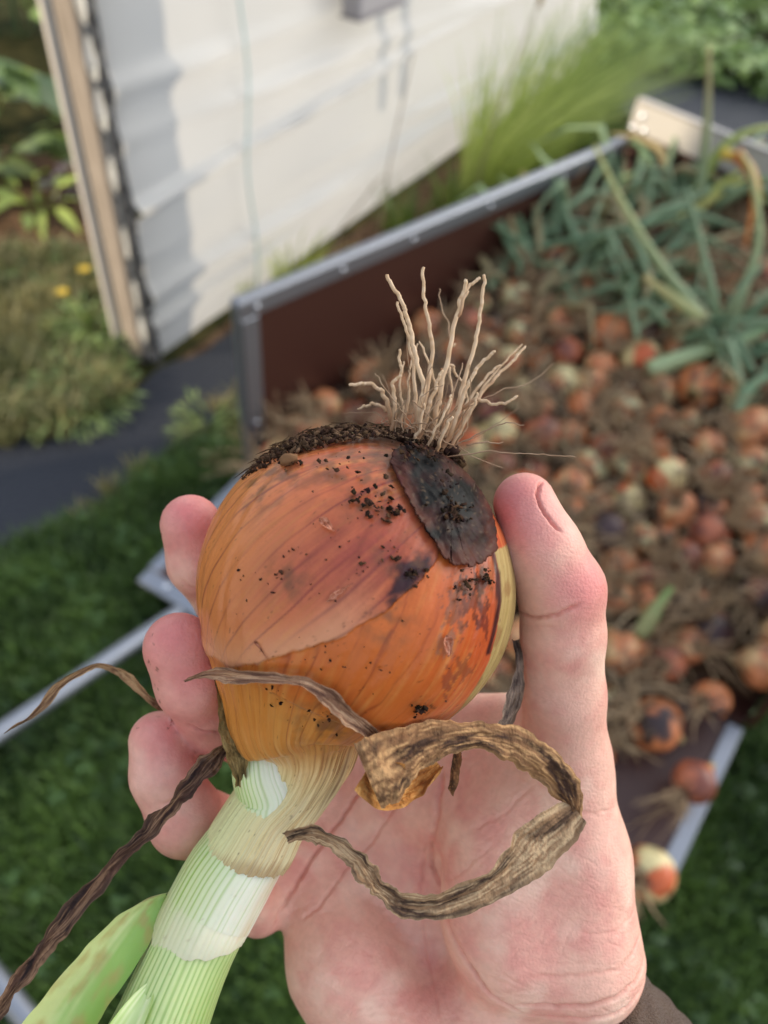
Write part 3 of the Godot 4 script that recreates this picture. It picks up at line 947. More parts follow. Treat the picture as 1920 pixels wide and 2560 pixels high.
func heap() -> void:
	var lo := Vector3(RL.x, FLOOR, RL.z)
	var ax := Vector3(FL.x, FLOOR, FL.z) - lo
	var wv := HR - lo
	var fu := FA - lo
	var taken := []
	var near := [
		[Vector3(0.274, 0.335, -1.521), 40, 5, "pale onion at the head of the heap, just right of the held roots"],
		[Vector3(0.36, 0.353, -1.556), 38, 4, "small pale orange onion under the grey green leaves, left of the two toned one"],
		[Vector3(0.463, 0.358, -1.522), 52, 0, "large orange onion with a black patch below the leaf fan's left side"],
		[Vector3(0.533, 0.349, -1.45), 48, 1, "cream and orange onion below the large black patched one"],
		[Vector3(0.369, 0.334, -1.467), 38, 2, "dull red onion under the small pale orange one"],
		[Vector3(0.567, 0.334, -1.368), 36, 5, "whitish onion left of the orange onion at the leaf fan's foot"],
		[Vector3(0.65, 0.346, -1.378), 52, 0, "orange onion with a dark half at the foot of the leaf fan"],
		[Vector3(0.49, 0.318, -1.307), 40, 5, "pale green onion left of the middle of the heap"],
		[Vector3(0.621, 0.325, -1.287), 26, 5, "smallest round white onion below the dark halved one"],
		[Vector3(0.748, 0.333, -1.267), 56, 4, "big orange onion at the right edge under the leaf fan"],
		[Vector3(0.731, 0.318, -1.181), 40, 5, "pale yellow onion directly below the big orange one at the right edge"],
		[Vector3(0.555, 0.294, -1.143), 48, 1, "cream onion with a red brown cap right of the thumb tip"],
		[Vector3(0.657, 0.305, -1.143), 36, 2, "reddish onion right of the cream capped one"],
		[Vector3(0.37, 0.266, -1.111), 44, 4, "orange and black onion just behind the thumb nail"],
		[Vector3(0.715, 0.289, -1.038), 46, 5, "bright yellow white onion at the right edge, half height"],
		[Vector3(0.5, 0.256, -0.997), 36, 5, "round yellow white onion right of the thumb knuckle"],
		[Vector3(0.429, 0.251, -1.008), 54, 3, "dark purple black onion touching the thumb's outline"],
		[Vector3(0.571, 0.279, -1.068), 44, 4, "orange onion with a torn skin above the round yellow white one"],
		[Vector3(0.636, 0.262, -0.957), 40, 4, "pale orange onion on a bed of hanging roots"],
		[Vector3(0.574, 0.257, -0.961), 40, 2, "dusky onion between the round yellow white and the pale orange one"],
		[Vector3(0.44, 0.233, -0.868), 40, 4, "orange onion peeping out from behind the thumb knuckle"],
		[Vector3(0.443, 0.218, -0.757), 50, 4, "orange onion beside the lower thumb"],
		[Vector3(0.517, 0.225, -0.744), 42, 2, "red onion with dark neck right of the lower thumb"],
		[Vector3(0.683, 0.234, -0.752), 52, 4, "bright orange onion at the right edge near the flap"],
		[Vector3(0.49, 0.192, -0.641), 60, 0, "large orange topped onion with a black flank beside the hand"],
		[Vector3(0.583, 0.218, -0.684), 42, 0, "orange onion with dark skin right of the large black flanked one"],
		[Vector3(0.546, 0.175, -0.555), 46, 2, "brown red onion near the flap's aluminium edge"],
		[Vector3(0.469, 0.126, -0.421), 56, 1, "orange and cream onion lying on the flap's corner, lowest in the photo"],
		[Vector3(0.23, 0.278, -1.236), 46, 1, "orange onion half hidden behind the held onion's roots"],
		[Vector3(0.146, 0.328, -1.548), 40, 2, "dull red onion in shade below the cart's side panel"],
		[Vector3(0.045, 0.273, -1.309), 40, 3, "dark onion in the shade behind the held roots"],
		[Vector3(0.7, 0.255, -0.887), 46, 3, "dark skinned onion at the right edge among roots"],
	]
	for e in near:
		var p: Vector3 = e[0]
		var d := p.distance_to(Vector3(0, 1.35, 0)) * 0.9
		var r: float = minf(e[1] * d / 1661.0, 0.052)
		heap_onion(p, r, e[2], e[3], "onions heaped in the cart")
		taken.append([p, r])
	var kinds := [0, 1, 4, 5, 2, 1, 3, 4, 0, 5]
	var word := ["orange onion with dark patches", "cream and orange onion", "dull red onion", "dark skinned onion", "plain orange onion", "pale onion"]
	var short := ["pale onion by the held roots", "small pale orange onion", "large black patched onion", "cream and orange onion", "dull red onion under the small pale one", "whitish onion by the leaf fan", "dark halved onion at the fan's foot", "pale green onion", "smallest white onion", "big orange onion at the right edge", "pale yellow onion at the right edge", "cream onion with the red brown cap", "reddish onion near the cream capped one", "orange onion behind the thumb nail", "bright yellow white onion", "round yellow white onion", "dark purple onion by the thumb", "torn skinned onion", "pale orange onion on hanging roots", "dusky onion", "onion behind the thumb knuckle", "orange onion by the lower thumb", "red onion by the lower thumb", "bright orange onion near the flap", "large black flanked onion", "small dark flanked onion", "brown red onion by the flap's edging", "lowest onion on the flap", "onion behind the held roots", "shaded red onion by the side panel", "darkest onion behind the held roots", "dark onion at the right edge"]
	var tries := 0
	var made := 0
	while made < 210 and tries < 9000:
		tries += 1
		var a := rng.randf_range(-0.16, 1.0)
		var b := rng.randf_range(0.03, 0.98)
		var onflap := a < 0.0
		if onflap and b < 0.62: continue
		if a < 0.12 and b > 0.87: continue
		var p := lo + wv * b + (ax * a if not onflap else fu * (-a * 4.0))
		var r := rng.randf_range(0.030, 0.048)
		p.y = heap_h(p) - rng.randf() * 0.035
		var ok := true
		for q in taken:
			if p.distance_to(q[0]) < (r + q[1]) * 0.76:
				ok = false
				break
		if not ok: continue
		made += 1
		var k: int = kinds[made % kinds.size()]
		var best := 0
		for q in near.size():
			if p.distance_to(near[q][0]) < p.distance_to(near[best][0]): best = q
		var cb := Basis(HOLD.basis)
		var dd: Vector3 = cb.inverse() * (p - (near[best][0] as Vector3))
		var way := ("right of" if dd.x > 0.0 else "left of") if absf(dd.x) > absf(dd.y) else ("above" if dd.y > 0.0 else "below")
		var text := "%s %s the %s" % [word[k], way, short[best]]
		heap_onion(p, r, k, text, text)
		taken.append([p, r])
	# litter of skins and soil that fills the heap
	var s := SB.new()
	for i in 46:
		for j in 40:
			var a := -0.24 + 1.24 * i / 45.0
			var b := 0.012 + 0.976 * j / 39.0
			var p := lo + wv * b + (ax * a if a >= 0.0 else fu * (-a * 4.0))
			p.y = heap_h(p) - 0.045 + 0.02 * nf.get_noise_2d(p.x * 90.0, p.z * 90.0)
			if a < 0.0: p.y -= 0.02
			if a < 0.06 and b > 0.9: p.y = minf(p.y, (lo + fu * maxf(0.0, -a * 4.0)).y - 0.03)
			if a < 0.0 and b < 0.62: p.y = minf(p.y, (lo + fu * (-a * 4.0)).y - 0.03)
			s.v.append(p)
			s.c.append(lin(32, 24, 19).lerp(lin(92, 70, 52), 0.5 + 0.5 * nf.get_noise_2d(p.x * 120.0, p.z * 120.0)))
	s.quad_grid(0, 46, 40)
	tag(put("onion_litter", s.mesh(), M.soil), "brown litter of dry skins and soil between the onions", "litter", "", "stuff")
	s = SB.new()
	for k in 4200:
		var a := rng.randf_range(-0.2, 1.0)
		var b := rng.randf_range(0.03, 0.97)
		if a < 0.0 and b < 0.66 or a < 0.1 and b > 0.86: continue
		var p := lo + wv * b + (ax * a if a >= 0.0 else fu * (-a * 4.0))
		p.y = heap_h(p) + rng.randf_range(-0.05, 0.03)
		var d := Vector3(rng.randf_range(-1, 1), rng.randf_range(-0.5, 0.4), rng.randf_range(-1, 1)).normalized()
		var e := Vector3(rng.randf_range(-1, 1), rng.randf_range(-1, 0.6), rng.randf_range(-1, 1)) * 0.5
		var l := rng.randf_range(0.03, 0.11)
		var c := lin(70, 54, 40).lerp(lin(206, 182, 146), pow(rng.randf(), 1.5))
		s.tube(PackedVector3Array([p, p + d * l * 0.5, p + (d + e * 0.5) * l]), PackedFloat32Array([0.0024, 0.0020, 0.0009]), 4, PackedColorArray([c, c, c]))
	tag(put("loose_roots", s.mesh(), M.vc), "loose dry roots and straw strewn over the onions", "litter", "", "stuff")
	# thick hanging root bundles seen among the onions
	# fresh onion tops lying on the heap
	var gr := lin(142, 164, 128)
	var gd := lin(98, 126, 92)
	var ye := lin(196, 196, 122)
	var tops := [
		["leaf_bunch", "fan of blue green onion leaves at the right edge of the heap", [
			[[Vector3(0.71, 0.404, -1.479), Vector3(0.619, 0.466, -1.502), Vector3(0.512, 0.552, -1.523), Vector3(0.414, 0.644, -1.579), Vector3(0.342, 0.727, -1.626)], 0.030, gr, ye],
			[[Vector3(0.7, 0.405, -1.485), Vector3(0.648, 0.495, -1.481), Vector3(0.567, 0.633, -1.557), Vector3(0.538, 0.68, -1.595)], 0.022, gr, gd],
			[[Vector3(0.715, 0.407, -1.485), Vector3(0.75, 0.486, -1.497), Vector3(0.832, 0.543, -1.53)], 0.030, gd, gr],
			[[Vector3(0.714, 0.403, -1.473), Vector3(0.761, 0.451, -1.482), Vector3(0.873, 0.479, -1.497)], 0.034, gr, gd],
			[[Vector3(0.71, 0.404, -1.479), Vector3(0.695, 0.513, -1.479), Vector3(0.703, 0.612, -1.53), Vector3(0.661, 0.712, -1.595), Vector3(0.629, 0.746, -1.617)], 0.024, gr, ye],
			[[Vector3(0.718, 0.402, -1.467), Vector3(0.796, 0.403, -1.454), Vector3(0.899, 0.397, -1.447)], 0.034, gd, gd],
			[[Vector3(0.688, 0.413, -1.489), Vector3(0.585, 0.473, -1.495), Vector3(0.495, 0.516, -1.512)], 0.044, lin(178, 188, 128), lin(206, 190, 132)],
			[[Vector3(0.697, 0.415, -1.488), Vector3(0.68, 0.518, -1.468), Vector3(0.72, 0.594, -1.492)], 0.026, gr, gr],
		]],
		["leaf_bunch", "tall single leaf with a brown tip rising before the mat path", [
			[[Vector3(0.683, 0.474, -1.852), Vector3(0.656, 0.619, -1.878), Vector3(0.623, 0.735, -1.887), Vector3(0.582, 0.851, -1.896)], 0.030, gr, lin(190, 170, 120)],
			[[Vector3(0.658, 0.469, -1.832), Vector3(0.69, 0.548, -1.859), Vector3(0.744, 0.611, -1.869)], 0.036, lin(170, 180, 90), lin(186, 190, 104)],
			[[Vector3(0.674, 0.528, -1.91), Vector3(0.699, 0.64, -1.915), Vector3(0.772, 0.685, -1.934), Vector3(0.868, 0.682, -1.961)], 0.030, lin(150, 168, 90), ye],
			[[Vector3(0.697, 0.669, -1.818), Vector3(0.747, 0.624, -1.768), Vector3(0.758, 0.513, -1.705)], 0.030, lin(190, 120, 60), lin(206, 132, 66)],
		]],
		["leaf_bunch", "yellowing onion stalk leaning on the headboard's right", [
			[[Vector3(0.611, 0.469, -1.821), Vector3(0.682, 0.535, -1.849), Vector3(0.766, 0.591, -1.881)], 0.040, ye, lin(200, 200, 110)],
			[[Vector3(0.68, 0.653, -1.853), Vector3(0.739, 0.645, -1.814), Vector3(0.786, 0.582, -1.775)], 0.026, lin(216, 190, 80), ye],
		]],
		["leaf_bunch", "thick pale green stalk across the heap below the leaf fan", [
			[[Vector3(0.537, 0.361, -1.396), Vector3(0.629, 0.398, -1.422), Vector3(0.725, 0.425, -1.452), Vector3(0.801, 0.455, -1.484)], 0.046, lin(180, 198, 150), lin(126, 160, 112)],
			[[Vector3(0.763, 0.37, -1.345), Vector3(0.725, 0.341, -1.298), Vector3(0.765, 0.429, -1.38)], 0.034, gd, gr],
			[[Vector3(0.71, 0.352, -1.297), Vector3(0.733, 0.405, -1.327), Vector3(0.797, 0.43, -1.353)], 0.034, lin(150, 180, 140), gd],
		]],
		["leaf_bunch", "short green stalk end poking up right of the thumb knuckle", [
			[[Vector3(0.477, 0.23, -0.794), Vector3(0.489, 0.289, -0.814), Vector3(0.502, 0.328, -0.827)], 0.034, lin(176, 182, 130), lin(128, 168, 96)],
		]],
	]
	for e in tops:
		var t := thing(e[0], e[1], "onion leaves")
		for l in e[2]:
			var pts := []
			for i in l[0].size(): pts.append([l[0][i], 1.0 - 0.75 * float(i) / (l[0].size() - 1)])
			var sp := spline(pts, 6)
			var p := PackedVector3Array()
			var r := PackedFloat32Array()
			var c := PackedColorArray()
			for i in sp.size():
				var f := float(i) / (sp.size() - 1)
				p.append(sp[i][0])
				r.append(l[1] * 0.5 * sp[i][1])
				c.append((l[2] as Color).lerp(l[3], f * f))
			s = SB.new()
			s.tube(p, r, 9, c, 0.12, nz)
			put("leaf", s.mesh(), M.leaf, t)
	# flattened leaves under the fan and along the shaded side
	for k in 9:
		var t := thing("leaf_bunch", ["limp grey green leaves in the shade of the side panel, nearest the held roots", "limp leaves against the side panel below the short grass", "limp leaves in the middle of the shaded strip", "limp leaves left of the tall curved leaf's base", "limp leaves under the headboard's left corner", "limp leaves right under the headboard", "limp dark leaves below the curved leaf", "limp leaves over the onions under the leaf fan", "limp leaves at the right edge under the leaf fan"][k], "onion leaves")
		var q: Vector3 = [Vector3(0.272, 0.372, -1.662), Vector3(0.323, 0.412, -1.731), Vector3(0.386, 0.443, -1.775), Vector3(0.481, 0.44, -1.714), Vector3(0.57, 0.476, -1.943), Vector3(0.654, 0.507, -1.949), Vector3(0.55, 0.417, -1.604), Vector3(0.587, 0.397, -1.528), Vector3(0.733, 0.382, -1.405)][k]
		for j in 15:
			var an := rng.randf() * TAU
			var d := Vector3(cos(an), 0, sin(an)) + Vector3(0.4, 0, -0.5)
			var l := rng.randf_range(0.12, 0.3)
			var b := q + Vector3(rng.randf_range(-0.09, 0.09), rng.randf_range(0, 0.03), rng.randf_range(-0.09, 0.09))
			var c := gd.lerp(gr, rng.randf()).lerp(lin(170, 150, 110), 0.8 if rng.randf() < 0.2 else 0.0)
			s = SB.new()
			var r0 := rng.randf_range(0.005, 0.010)
			s.tube(PackedVector3Array([b, b + d * l * 0.4 + Vector3.UP * l * rng.randf_range(0.1, 0.4), b + d * l * 0.8 + Vector3.UP * l * rng.randf_range(0.0, 0.4), b + d * l * 1.2 + Vector3.UP * rng.randf_range(-0.02, 0.05)]), PackedFloat32Array([r0, r0 * 1.1, r0 * 0.7, r0 * 0.15]), 7, PackedColorArray([c, c, c, c]))
			put("leaf", s.mesh(), M.leaf, t)

func heap_h(p: Vector3) -> float:
	var axn := (Vector3(FL.x, 0, FL.z) - Vector3(RL.x, 0, RL.z)).normalized()
	var dn := (HR - Vector3(RL.x, FLOOR, RL.z))
	var nrm := Vector3(-dn.z, 0, dn.x).normalized()
	if nrm.dot(axn) < 0.0: nrm = -nrm
	var a := (p - RL).dot(nrm)
	return (0.23 + 0.10 * sst(0.0, 0.6, a) + 0.13 * sst(0.5, 1.0, a)) if a > 0.0 else 0.23 + a * 0.32

# ---------------------------------------------------------------- hand: a field of tapered capsules, meshed as surface nets
var FX := 0
var FY := 0
var FZ := 0
var F0 := Vector3.ZERO
const CELL := 0.13
const CRE := 0.03          # cell of the crease map, cm
var cre := PackedFloat32Array()
const CW := 620
const CH := 720
const C0 := Vector2(-8.5, -16.0)

func chain(F: PackedFloat32Array, pts: Array, k: float, pad: float) -> void:
	# pts: rows [Vector3, radius]; smooth minimum of its capsules with what F holds
	for b in pts.size() - 1:
		var a: Vector3 = pts[b][0]
		var e: Vector3 = pts[b + 1][0]
		var ra: float = pts[b][1]
		var rb: float = pts[b + 1][1]
		var m := maxf(ra, rb) + pad
		var lo := ((a.min(e) - Vector3.ONE * m) - F0) / CELL
		var hi := ((a.max(e) + Vector3.ONE * m) - F0) / CELL
		var ab := e - a
		var il := 1.0 / ab.length_squared()
		for z in range(maxi(0, int(lo.z)), mini(FZ, int(hi.z) + 1)):
			for y in range(maxi(0, int(lo.y)), mini(FY, int(hi.y) + 1)):
				var row := (z * FY + y) * FX
				for x in range(maxi(0, int(lo.x)), mini(FX, int(hi.x) + 1)):
					var p := F0 + Vector3(x, y, z) * CELL
					var t := clampf((p - a).dot(ab) * il, 0.0, 1.0)
					var d := p.distance_to(a + ab * t) - ra - (rb - ra) * t
					var o := F[row + x]
					var h := maxf(k - absf(o - d), 0.0)
					F[row + x] = minf(o, d) - h * h * 0.25 / k

func blank() -> PackedFloat32Array:
	var f := PackedFloat32Array()
	f.resize(FX * FY * FZ)
	f.fill(9.0)
	return f

func join(F: PackedFloat32Array, G: PackedFloat32Array, k: float) -> void:
	for i in F.size():
		var d := G[i]
		if d > 2.0: continue
		var o := F[i]
		var h := maxf(k - absf(o - d), 0.0)
		F[i] = minf(o, d) - h * h * 0.25 / k

func stamp(l: Array, depth: float, w: float) -> void:
	w *= 0.75
	# a crease along a polyline of chart points
	for i in l.size() - 1:
		var a: Vector2 = l[i]
		var b: Vector2 = l[i + 1]
		var n := int(a.distance_to(b) / (CRE * 1.0)) + 1
		for s in n:
			var p := a.lerp(b, float(s) / n)
			p += Vector2(nf.get_noise_2d(p.x * 16.0, p.y * 16.0), nf.get_noise_2d(p.y * 16.0, p.x * 16.0 + 50.0)) * 0.06
			var fade := 1.0
			if i == 0: fade = minf(1.0, 3.0 * float(s) / n)
			if i == l.size() - 2: fade = minf(fade, 3.0 * (1.0 - float(s) / n))
			var q := (p - C0) / CRE
			var r := int(w * 2.6 / CRE) + 1
			for y in range(maxi(0, int(q.y) - r), mini(CH, int(q.y) + r + 1)):
				for x in range(maxi(0, int(q.x) - r), mini(CW, int(q.x) + r + 1)):
					var d2 := (Vector2(x, y) - q).length_squared() * CRE * CRE / (w * w)
					var v := depth * fade * exp(-d2)
					var at := y * CW + x
					cre[at] = maxf(cre[at], v)

func crease(p: Vector3) -> float:
	var q := (Vector2(p.x, p.y) - C0) / CRE
	var x := int(q.x)
	var y := int(q.y)
	if x < 0 or y < 0 or x >= CW - 1 or y >= CH - 1: return 0.0
	var fx := q.x - x
	var fy := q.y - y
	var i := y * CW + x
	return lerpf(lerpf(cre[i], cre[i + 1], fx), lerpf(cre[i + CW], cre[i + CW + 1], fx), fy)

func hand() -> void:
	F0 = Vector3(-7.4, -15.4, -7.6)
	FX = int(17.4 / CELL)
	FY = int(19.4 / CELL)
	FZ = int(9.6 / CELL)
	var F := blank()
	# palm: metacarpals, heel, ball of the thumb, wrist
	var k := 0.7
	chain(F, [[Vector3(1.003, -4.233, -5.5), 1.1], [Vector3(5.094, -13.355, -3.7), 1.4]], k, 1.2)
	chain(F, [[Vector3(-0.679, -5.799, -6), 1.1], [Vector3(3.945, -14.073, -3.9), 1.5]], k, 1.2)
	chain(F, [[Vector3(-1.866, -7.495, -5.8), 1.05], [Vector3(2.596, -14.53, -3.7), 1.5]], k, 1.2)
	chain(F, [[Vector3(-2.196, -9.306, -4.5), 1.0], [Vector3(1.116, -14.554, -3.1), 1.6]], k, 1.2)
	chain(F, [[Vector3(-1.378, -10.91, -3.8), 1.1], [Vector3(-0.681, -12.033, -3.2), 1.55], [Vector3(0.825, -13.928, -2.4), 1.9]], k, 1.2)
	chain(F, [[Vector3(6.037, -5.252, -1.8), 1.2], [Vector3(6.265, -8.142, -1.9), 1.5], [Vector3(6.308, -10.941, -1.8), 1.95]], k, 1.2)
	chain(F, [[Vector3(4.822, -6.759, -2.2), 1.3], [Vector3(4.496, -10.591, -1.9), 1.85]], k, 1.2)
	chain(F, [[Vector3(3.815, -7.809, -2.4), 1.35], [Vector3(3.871, -9.844, -2.3), 1.5]], k, 1.2)
	chain(F, [[Vector3(5.714, -4.36, -2.5), 0.9], [Vector3(1.783, -5.125, -5.3), 0.9]], k, 1.2)
	chain(F, [[Vector3(3.94, -13.497, -2.8), 2.0], [Vector3(6.273, -15.115, -2.5), 2.35], [Vector3(9.883, -19.722, -2.8), 2.6]], k, 1.2)
	chain(F, [[Vector3(2.51, -14.487, -2.6), 1.9], [Vector3(5.596, -16.451, -2.6), 2.3]], k, 1.2)
	chain(F, [[Vector3(5.175, -6.07, -2.6), 1.1], [Vector3(2.536, -6.403, -4.9), 1.05]], k, 1.2)
	chain(F, [[Vector3(3.954, -7.453, -2.9), 1.15], [Vector3(1.151, -7.519, -5), 1.05]], k, 1.2)
	# thumb
	var G := blank()
	chain(G, [[Vector3(6.023, -5.523, -1.8), 1.22], [Vector3(5.742, -3.166, -1), 1.13], [Vector3(5.566, -1.356, -0.3), 1.10], [Vector3(5.423, -0.114, 0.1), 1.13], [Vector3(4.886, 0.95, 0.3), 1.02], [Vector3(4.407, 2.203, 0.3), 0.83]], 0.3, 0.8)
	join(F, G, 0.5)
	# fingers
	G = blank()
	chain(G, [[Vector3(-4.851, 1.624, -1.3), 0.86], [Vector3(-4.678, 0.505, -1.8), 0.94], [Vector3(-4.108, -0.787, -3), 0.95], [Vector3(-2.131, -2.621, -5.3), 0.95], [Vector3(1.003, -4.233, -5.5), 1.05]], 0.25, 0.7)
	var G2 := blank()
	chain(G2, [[Vector3(-4.768, -1.617, 0.3), 0.93], [Vector3(-4.524, -2.654, 0), 0.90], [Vector3(-4.233, -4.02, -1.5), 0.93], [Vector3(-2.858, -5.94, -4.9), 0.98], [Vector3(-0.669, -5.74, -5.8), 1.05]], 0.25, 0.7)
	for i in G.size(): if G2[i] < G[i]: G[i] = G2[i]
	G2.fill(9.0)
	chain(G2, [[Vector3(-5.69, -4.472, -1), 0.82], [Vector3(-5.507, -5.413, -1), 0.93], [Vector3(-4.983, -6.787, -1.3), 1.03], [Vector3(-4.121, -8.13, -3.5), 1.0], [Vector3(-1.837, -7.388, -5.5), 1.02]], 0.25, 0.7)
	for i in G.size(): if G2[i] < G[i]: G[i] = G2[i]
	G2.fill(9.0)
	chain(G2, [[Vector3(-3.588, -9.034, -2.2), 0.75], [Vector3(-3.215, -10.358, -3.3), 0.8], [Vector3(-2.196, -9.306, -4.5), 0.95]], 0.25, 0.7)
	for i in G.size(): if G2[i] < G[i]: G[i] = G2[i]
	join(F, G, 0.35)

	# creases of the palm and finger joints
	cre.resize(CW * CH)
	stamp([Vector2(4.133, -0.648), Vector2(4.493, -0.770), Vector2(5.045, -0.671), Vector2(5.708, -0.325)], 0.10, 0.06)
	stamp([Vector2(4.183, -0.983), Vector2(4.616, -1.015), Vector2(5.230, -0.954)], 0.02, 0.04)
	stamp([Vector2(2.539, -6.035), Vector2(2.333, -6.996), Vector2(2.141, -8.231), Vector2(2.183, -9.230), Vector2(2.606, -10.124), Vector2(3.600, -11.316), Vector2(4.659, -11.979)], 0.10, 0.09)
	stamp([Vector2(0.253, -6.457), Vector2(-0.686, -8.046), Vector2(-1.770, -9.202), Vector2(-2.781, -10.719)], 0.10, 0.07)
	stamp([Vector2(1.264, -6.890), Vector2(0.253, -8.769), Vector2(-1.153, -9.959), Vector2(-1.945, -10.536)], 0.06, 0.06)
	stamp([Vector2(2.071, -8.044), Vector2(1.837, -10.129), Vector2(2.041, -11.754), Vector2(2.408, -12.906)], 0.05, 0.06)
	stamp([Vector2(4.051, -7.002), Vector2(2.886, -8.296), Vector2(2.143, -9.330)], 0.03, 0.05)
	stamp([Vector2(5.111, -5.528), Vector2(3.973, -6.666), Vector2(3.070, -7.211)], 0.035, 0.06)
	stamp([Vector2(7.308, -6.416), Vector2(5.869, -6.287), Vector2(4.858, -6.413)], 0.03, 0.06)
	stamp([Vector2(8.235, -10.522), Vector2(7.158, -11.014), Vector2(5.616, -11.344), Vector2(3.846, -11.597)], 0.09, 0.08)
	stamp([Vector2(8.368, -10.985), Vector2(7.287, -11.532), Vector2(5.996, -11.723), Vector2(4.352, -12.002)], 0.10, 0.08)
	stamp([Vector2(8.103, -9.860), Vector2(7.158, -10.367), Vector2(5.869, -10.459), Vector2(4.478, -10.586)], 0.05, 0.06)
	stamp([Vector2(7.971, -9.197), Vector2(7.028, -9.461), Vector2(5.743, -9.448)], 0.03, 0.05)
	stamp([Vector2(-4.560, -3.622), Vector2(-4.198, -3.979), Vector2(-3.739, -4.097)], 0.07, 0.05)
	stamp([Vector2(-5.486, -5.967), Vector2(-4.622, -5.658), Vector2(-4.056, -5.528)], 0.04, 0.06)
	stamp([Vector2(-5.076, 0.074), Vector2(-4.612, -0.217), Vector2(-4.082, -0.164)], 0.04, 0.05)
	# nail fold of the thumb
	stamp([Vector2(4.796, 2.784), Vector2(4.613, 2.517), Vector2(4.626, 2.152), Vector2(4.796, 1.909), Vector2(5.185, 1.446)], 0.13, 0.045)
	var r := RandomNumberGenerator.new()
	r.seed = 41
	# fine crossing lines over the ball of the thumb, the heel and the wrist
	for i in 420:
		var c: Vector2 = [Vector2(4.515, -8.791), Vector2(5.743, -10.333), Vector2(-0.262, -11.754), Vector2(4.422, -6.702), Vector2(2.408, -11.449)][i % 5] + Vector2(r.randf_range(-1.7, 1.7), r.randf_range(-1.6, 1.6))
		var an := r.randf_range(-0.5, 0.25) + (0.9 if i % 3 == 0 else 0.0)
		var d := Vector2(cos(an), sin(an)) * r.randf_range(0.3, 1.0)
		stamp([c - d, c + Vector2(r.randf_range(-0.1, 0.1), r.randf_range(-0.1, 0.1)), c + d], r.randf_range(0.010, 0.026), 0.03)

	# surface nets
	var id := PackedInt32Array()
	id.resize(F.size())
	id.fill(-1)
	var P := PackedVector3Array()
	var N := PackedVector3Array()
	var cells := PackedInt32Array()
	var off := [0, 1, FX, FX + 1, FX * FY, FX * FY + 1, FX * FY + FX, FX * FY + FX + 1]
	var ed := [[0, 1], [2, 3], [4, 5], [6, 7], [0, 2], [1, 3], [4, 6], [5, 7], [0, 4], [1, 5], [2, 6], [3, 7]]
	for z in FZ - 1:
		for y in FY - 1:
			var row := (z * FY + y) * FX
			for x in FX - 1:
				var i := row + x
				if absf(F[i]) > 0.26: continue
				var any := F[i] < 0.0
				var mixed := false
				for o in off:
					if (F[i + o] < 0.0) != any:
						mixed = true
						break
				if not mixed: continue
				var s := Vector3.ZERO
				var n := 0
				for e in ed:
					var fa := F[i + off[e[0]]]
					var fb := F[i + off[e[1]]]
					if (fa < 0.0) == (fb < 0.0): continue
					var t := fa / (fa - fb)
					var ca := Vector3(e[0] & 1, (e[0] >> 1) & 1, e[0] >> 2)
					var cb := Vector3(e[1] & 1, (e[1] >> 1) & 1, e[1] >> 2)
					s += ca.lerp(cb, t)
					n += 1
				id[i] = P.size()
				P.append(F0 + (Vector3(x, y, z) + s / n) * CELL)
				cells.append(i)
				var g := Vector3(F[i + 1] + F[i + off[3]] + F[i + off[5]] + F[i + off[7]] - F[i] - F[i + off[2]] - F[i + off[4]] - F[i + off[6]], F[i + off[2]] + F[i + off[3]] + F[i + off[6]] + F[i + off[7]] - F[i] - F[i + 1] - F[i + off[4]] - F[i + off[5]], F[i + off[4]] + F[i + off[5]] + F[i + off[6]] + F[i + off[7]] - F[i] - F[i + 1] - F[i + off[2]] - F[i + off[3]])
				N.append(g.normalized())
	var quads := PackedInt32Array()
	var stepv := [1, FX, FX * FY]
	for i in cells:
		for ax in 3:
			var o1: int = stepv[(ax + 1) % 3]
			var o2: int = stepv[(ax + 2) % 3]
			if i + stepv[ax] >= F.size() or i - o1 - o2 < 0: continue
			if (F[i] < 0.0) == (F[i + stepv[ax]] < 0.0): continue
			var q := [id[i], id[i - o1], id[i - o1 - o2], id[i - o2]]
			if q.has(-1): continue
			if F[i] < 0.0: quads.append_array([q[0], q[3], q[2], q[1]])
			else: quads.append_array(q)
	# smooth the net's normals a little, then split the quads that face the viewer and press the creases in
	var acc := N.duplicate()
	for i in range(0, quads.size(), 4):
		var m := N[quads[i]] + N[quads[i + 1]] + N[quads[i + 2]] + N[quads[i + 3]]
		for j in 4: acc[quads[i + j]] += m * 0.35
	for i in N.size(): N[i] = acc[i].normalized()
	var s := SB.new()
	for i in range(0, quads.size(), 4):
		var a := quads[i]
		var b := quads[i + 1]
		var c := quads[i + 2]
		var d := quads[i + 3]
		var front := N[a].z > -0.15 and P[a].y > -14.6
		var m := 3 if front else 1
		var at := s.v.size()
		for y in m + 1:
			for x in m + 1:
				var fx := float(x) / m
				var fy := float(y) / m
				var p := P[a].lerp(P[b], fx).lerp(P[d].lerp(P[c], fx), fy)
				var n := N[a].lerp(N[b], fx).lerp(N[d].lerp(N[c], fx), fy).normalized()
				var h := 0.0
				if front:
					h = crease(p)
					var w := clampf(n.z * 1.6, 0.0, 1.0)
					var gx := (crease(p + Vector3(0.04, 0, 0)) - crease(p - Vector3(0.04, 0, 0))) / 0.08 * w
					var gy := (crease(p + Vector3(0, 0.04, 0)) - crease(p - Vector3(0, 0.04, 0))) / 0.08 * w
					p -= n * (h * w)
					var g := Vector3(gx, gy, 0)
					n = (n + (g - n * n.dot(g)) * 1.1).normalized()
				s.v.append(p)
				s.n.append(n)
				s.c.append(skin_color(p, h))
		for y in m:
			for x in m:
				var q := at + y * (m + 1) + x
				s.ix.append_array([q, q + 1, q + m + 1, q + 1, q + m + 2, q + m + 1])
	# winding: clockwise seen from outside
	var t0 := s.v[s.ix[0]]
	var good := 0
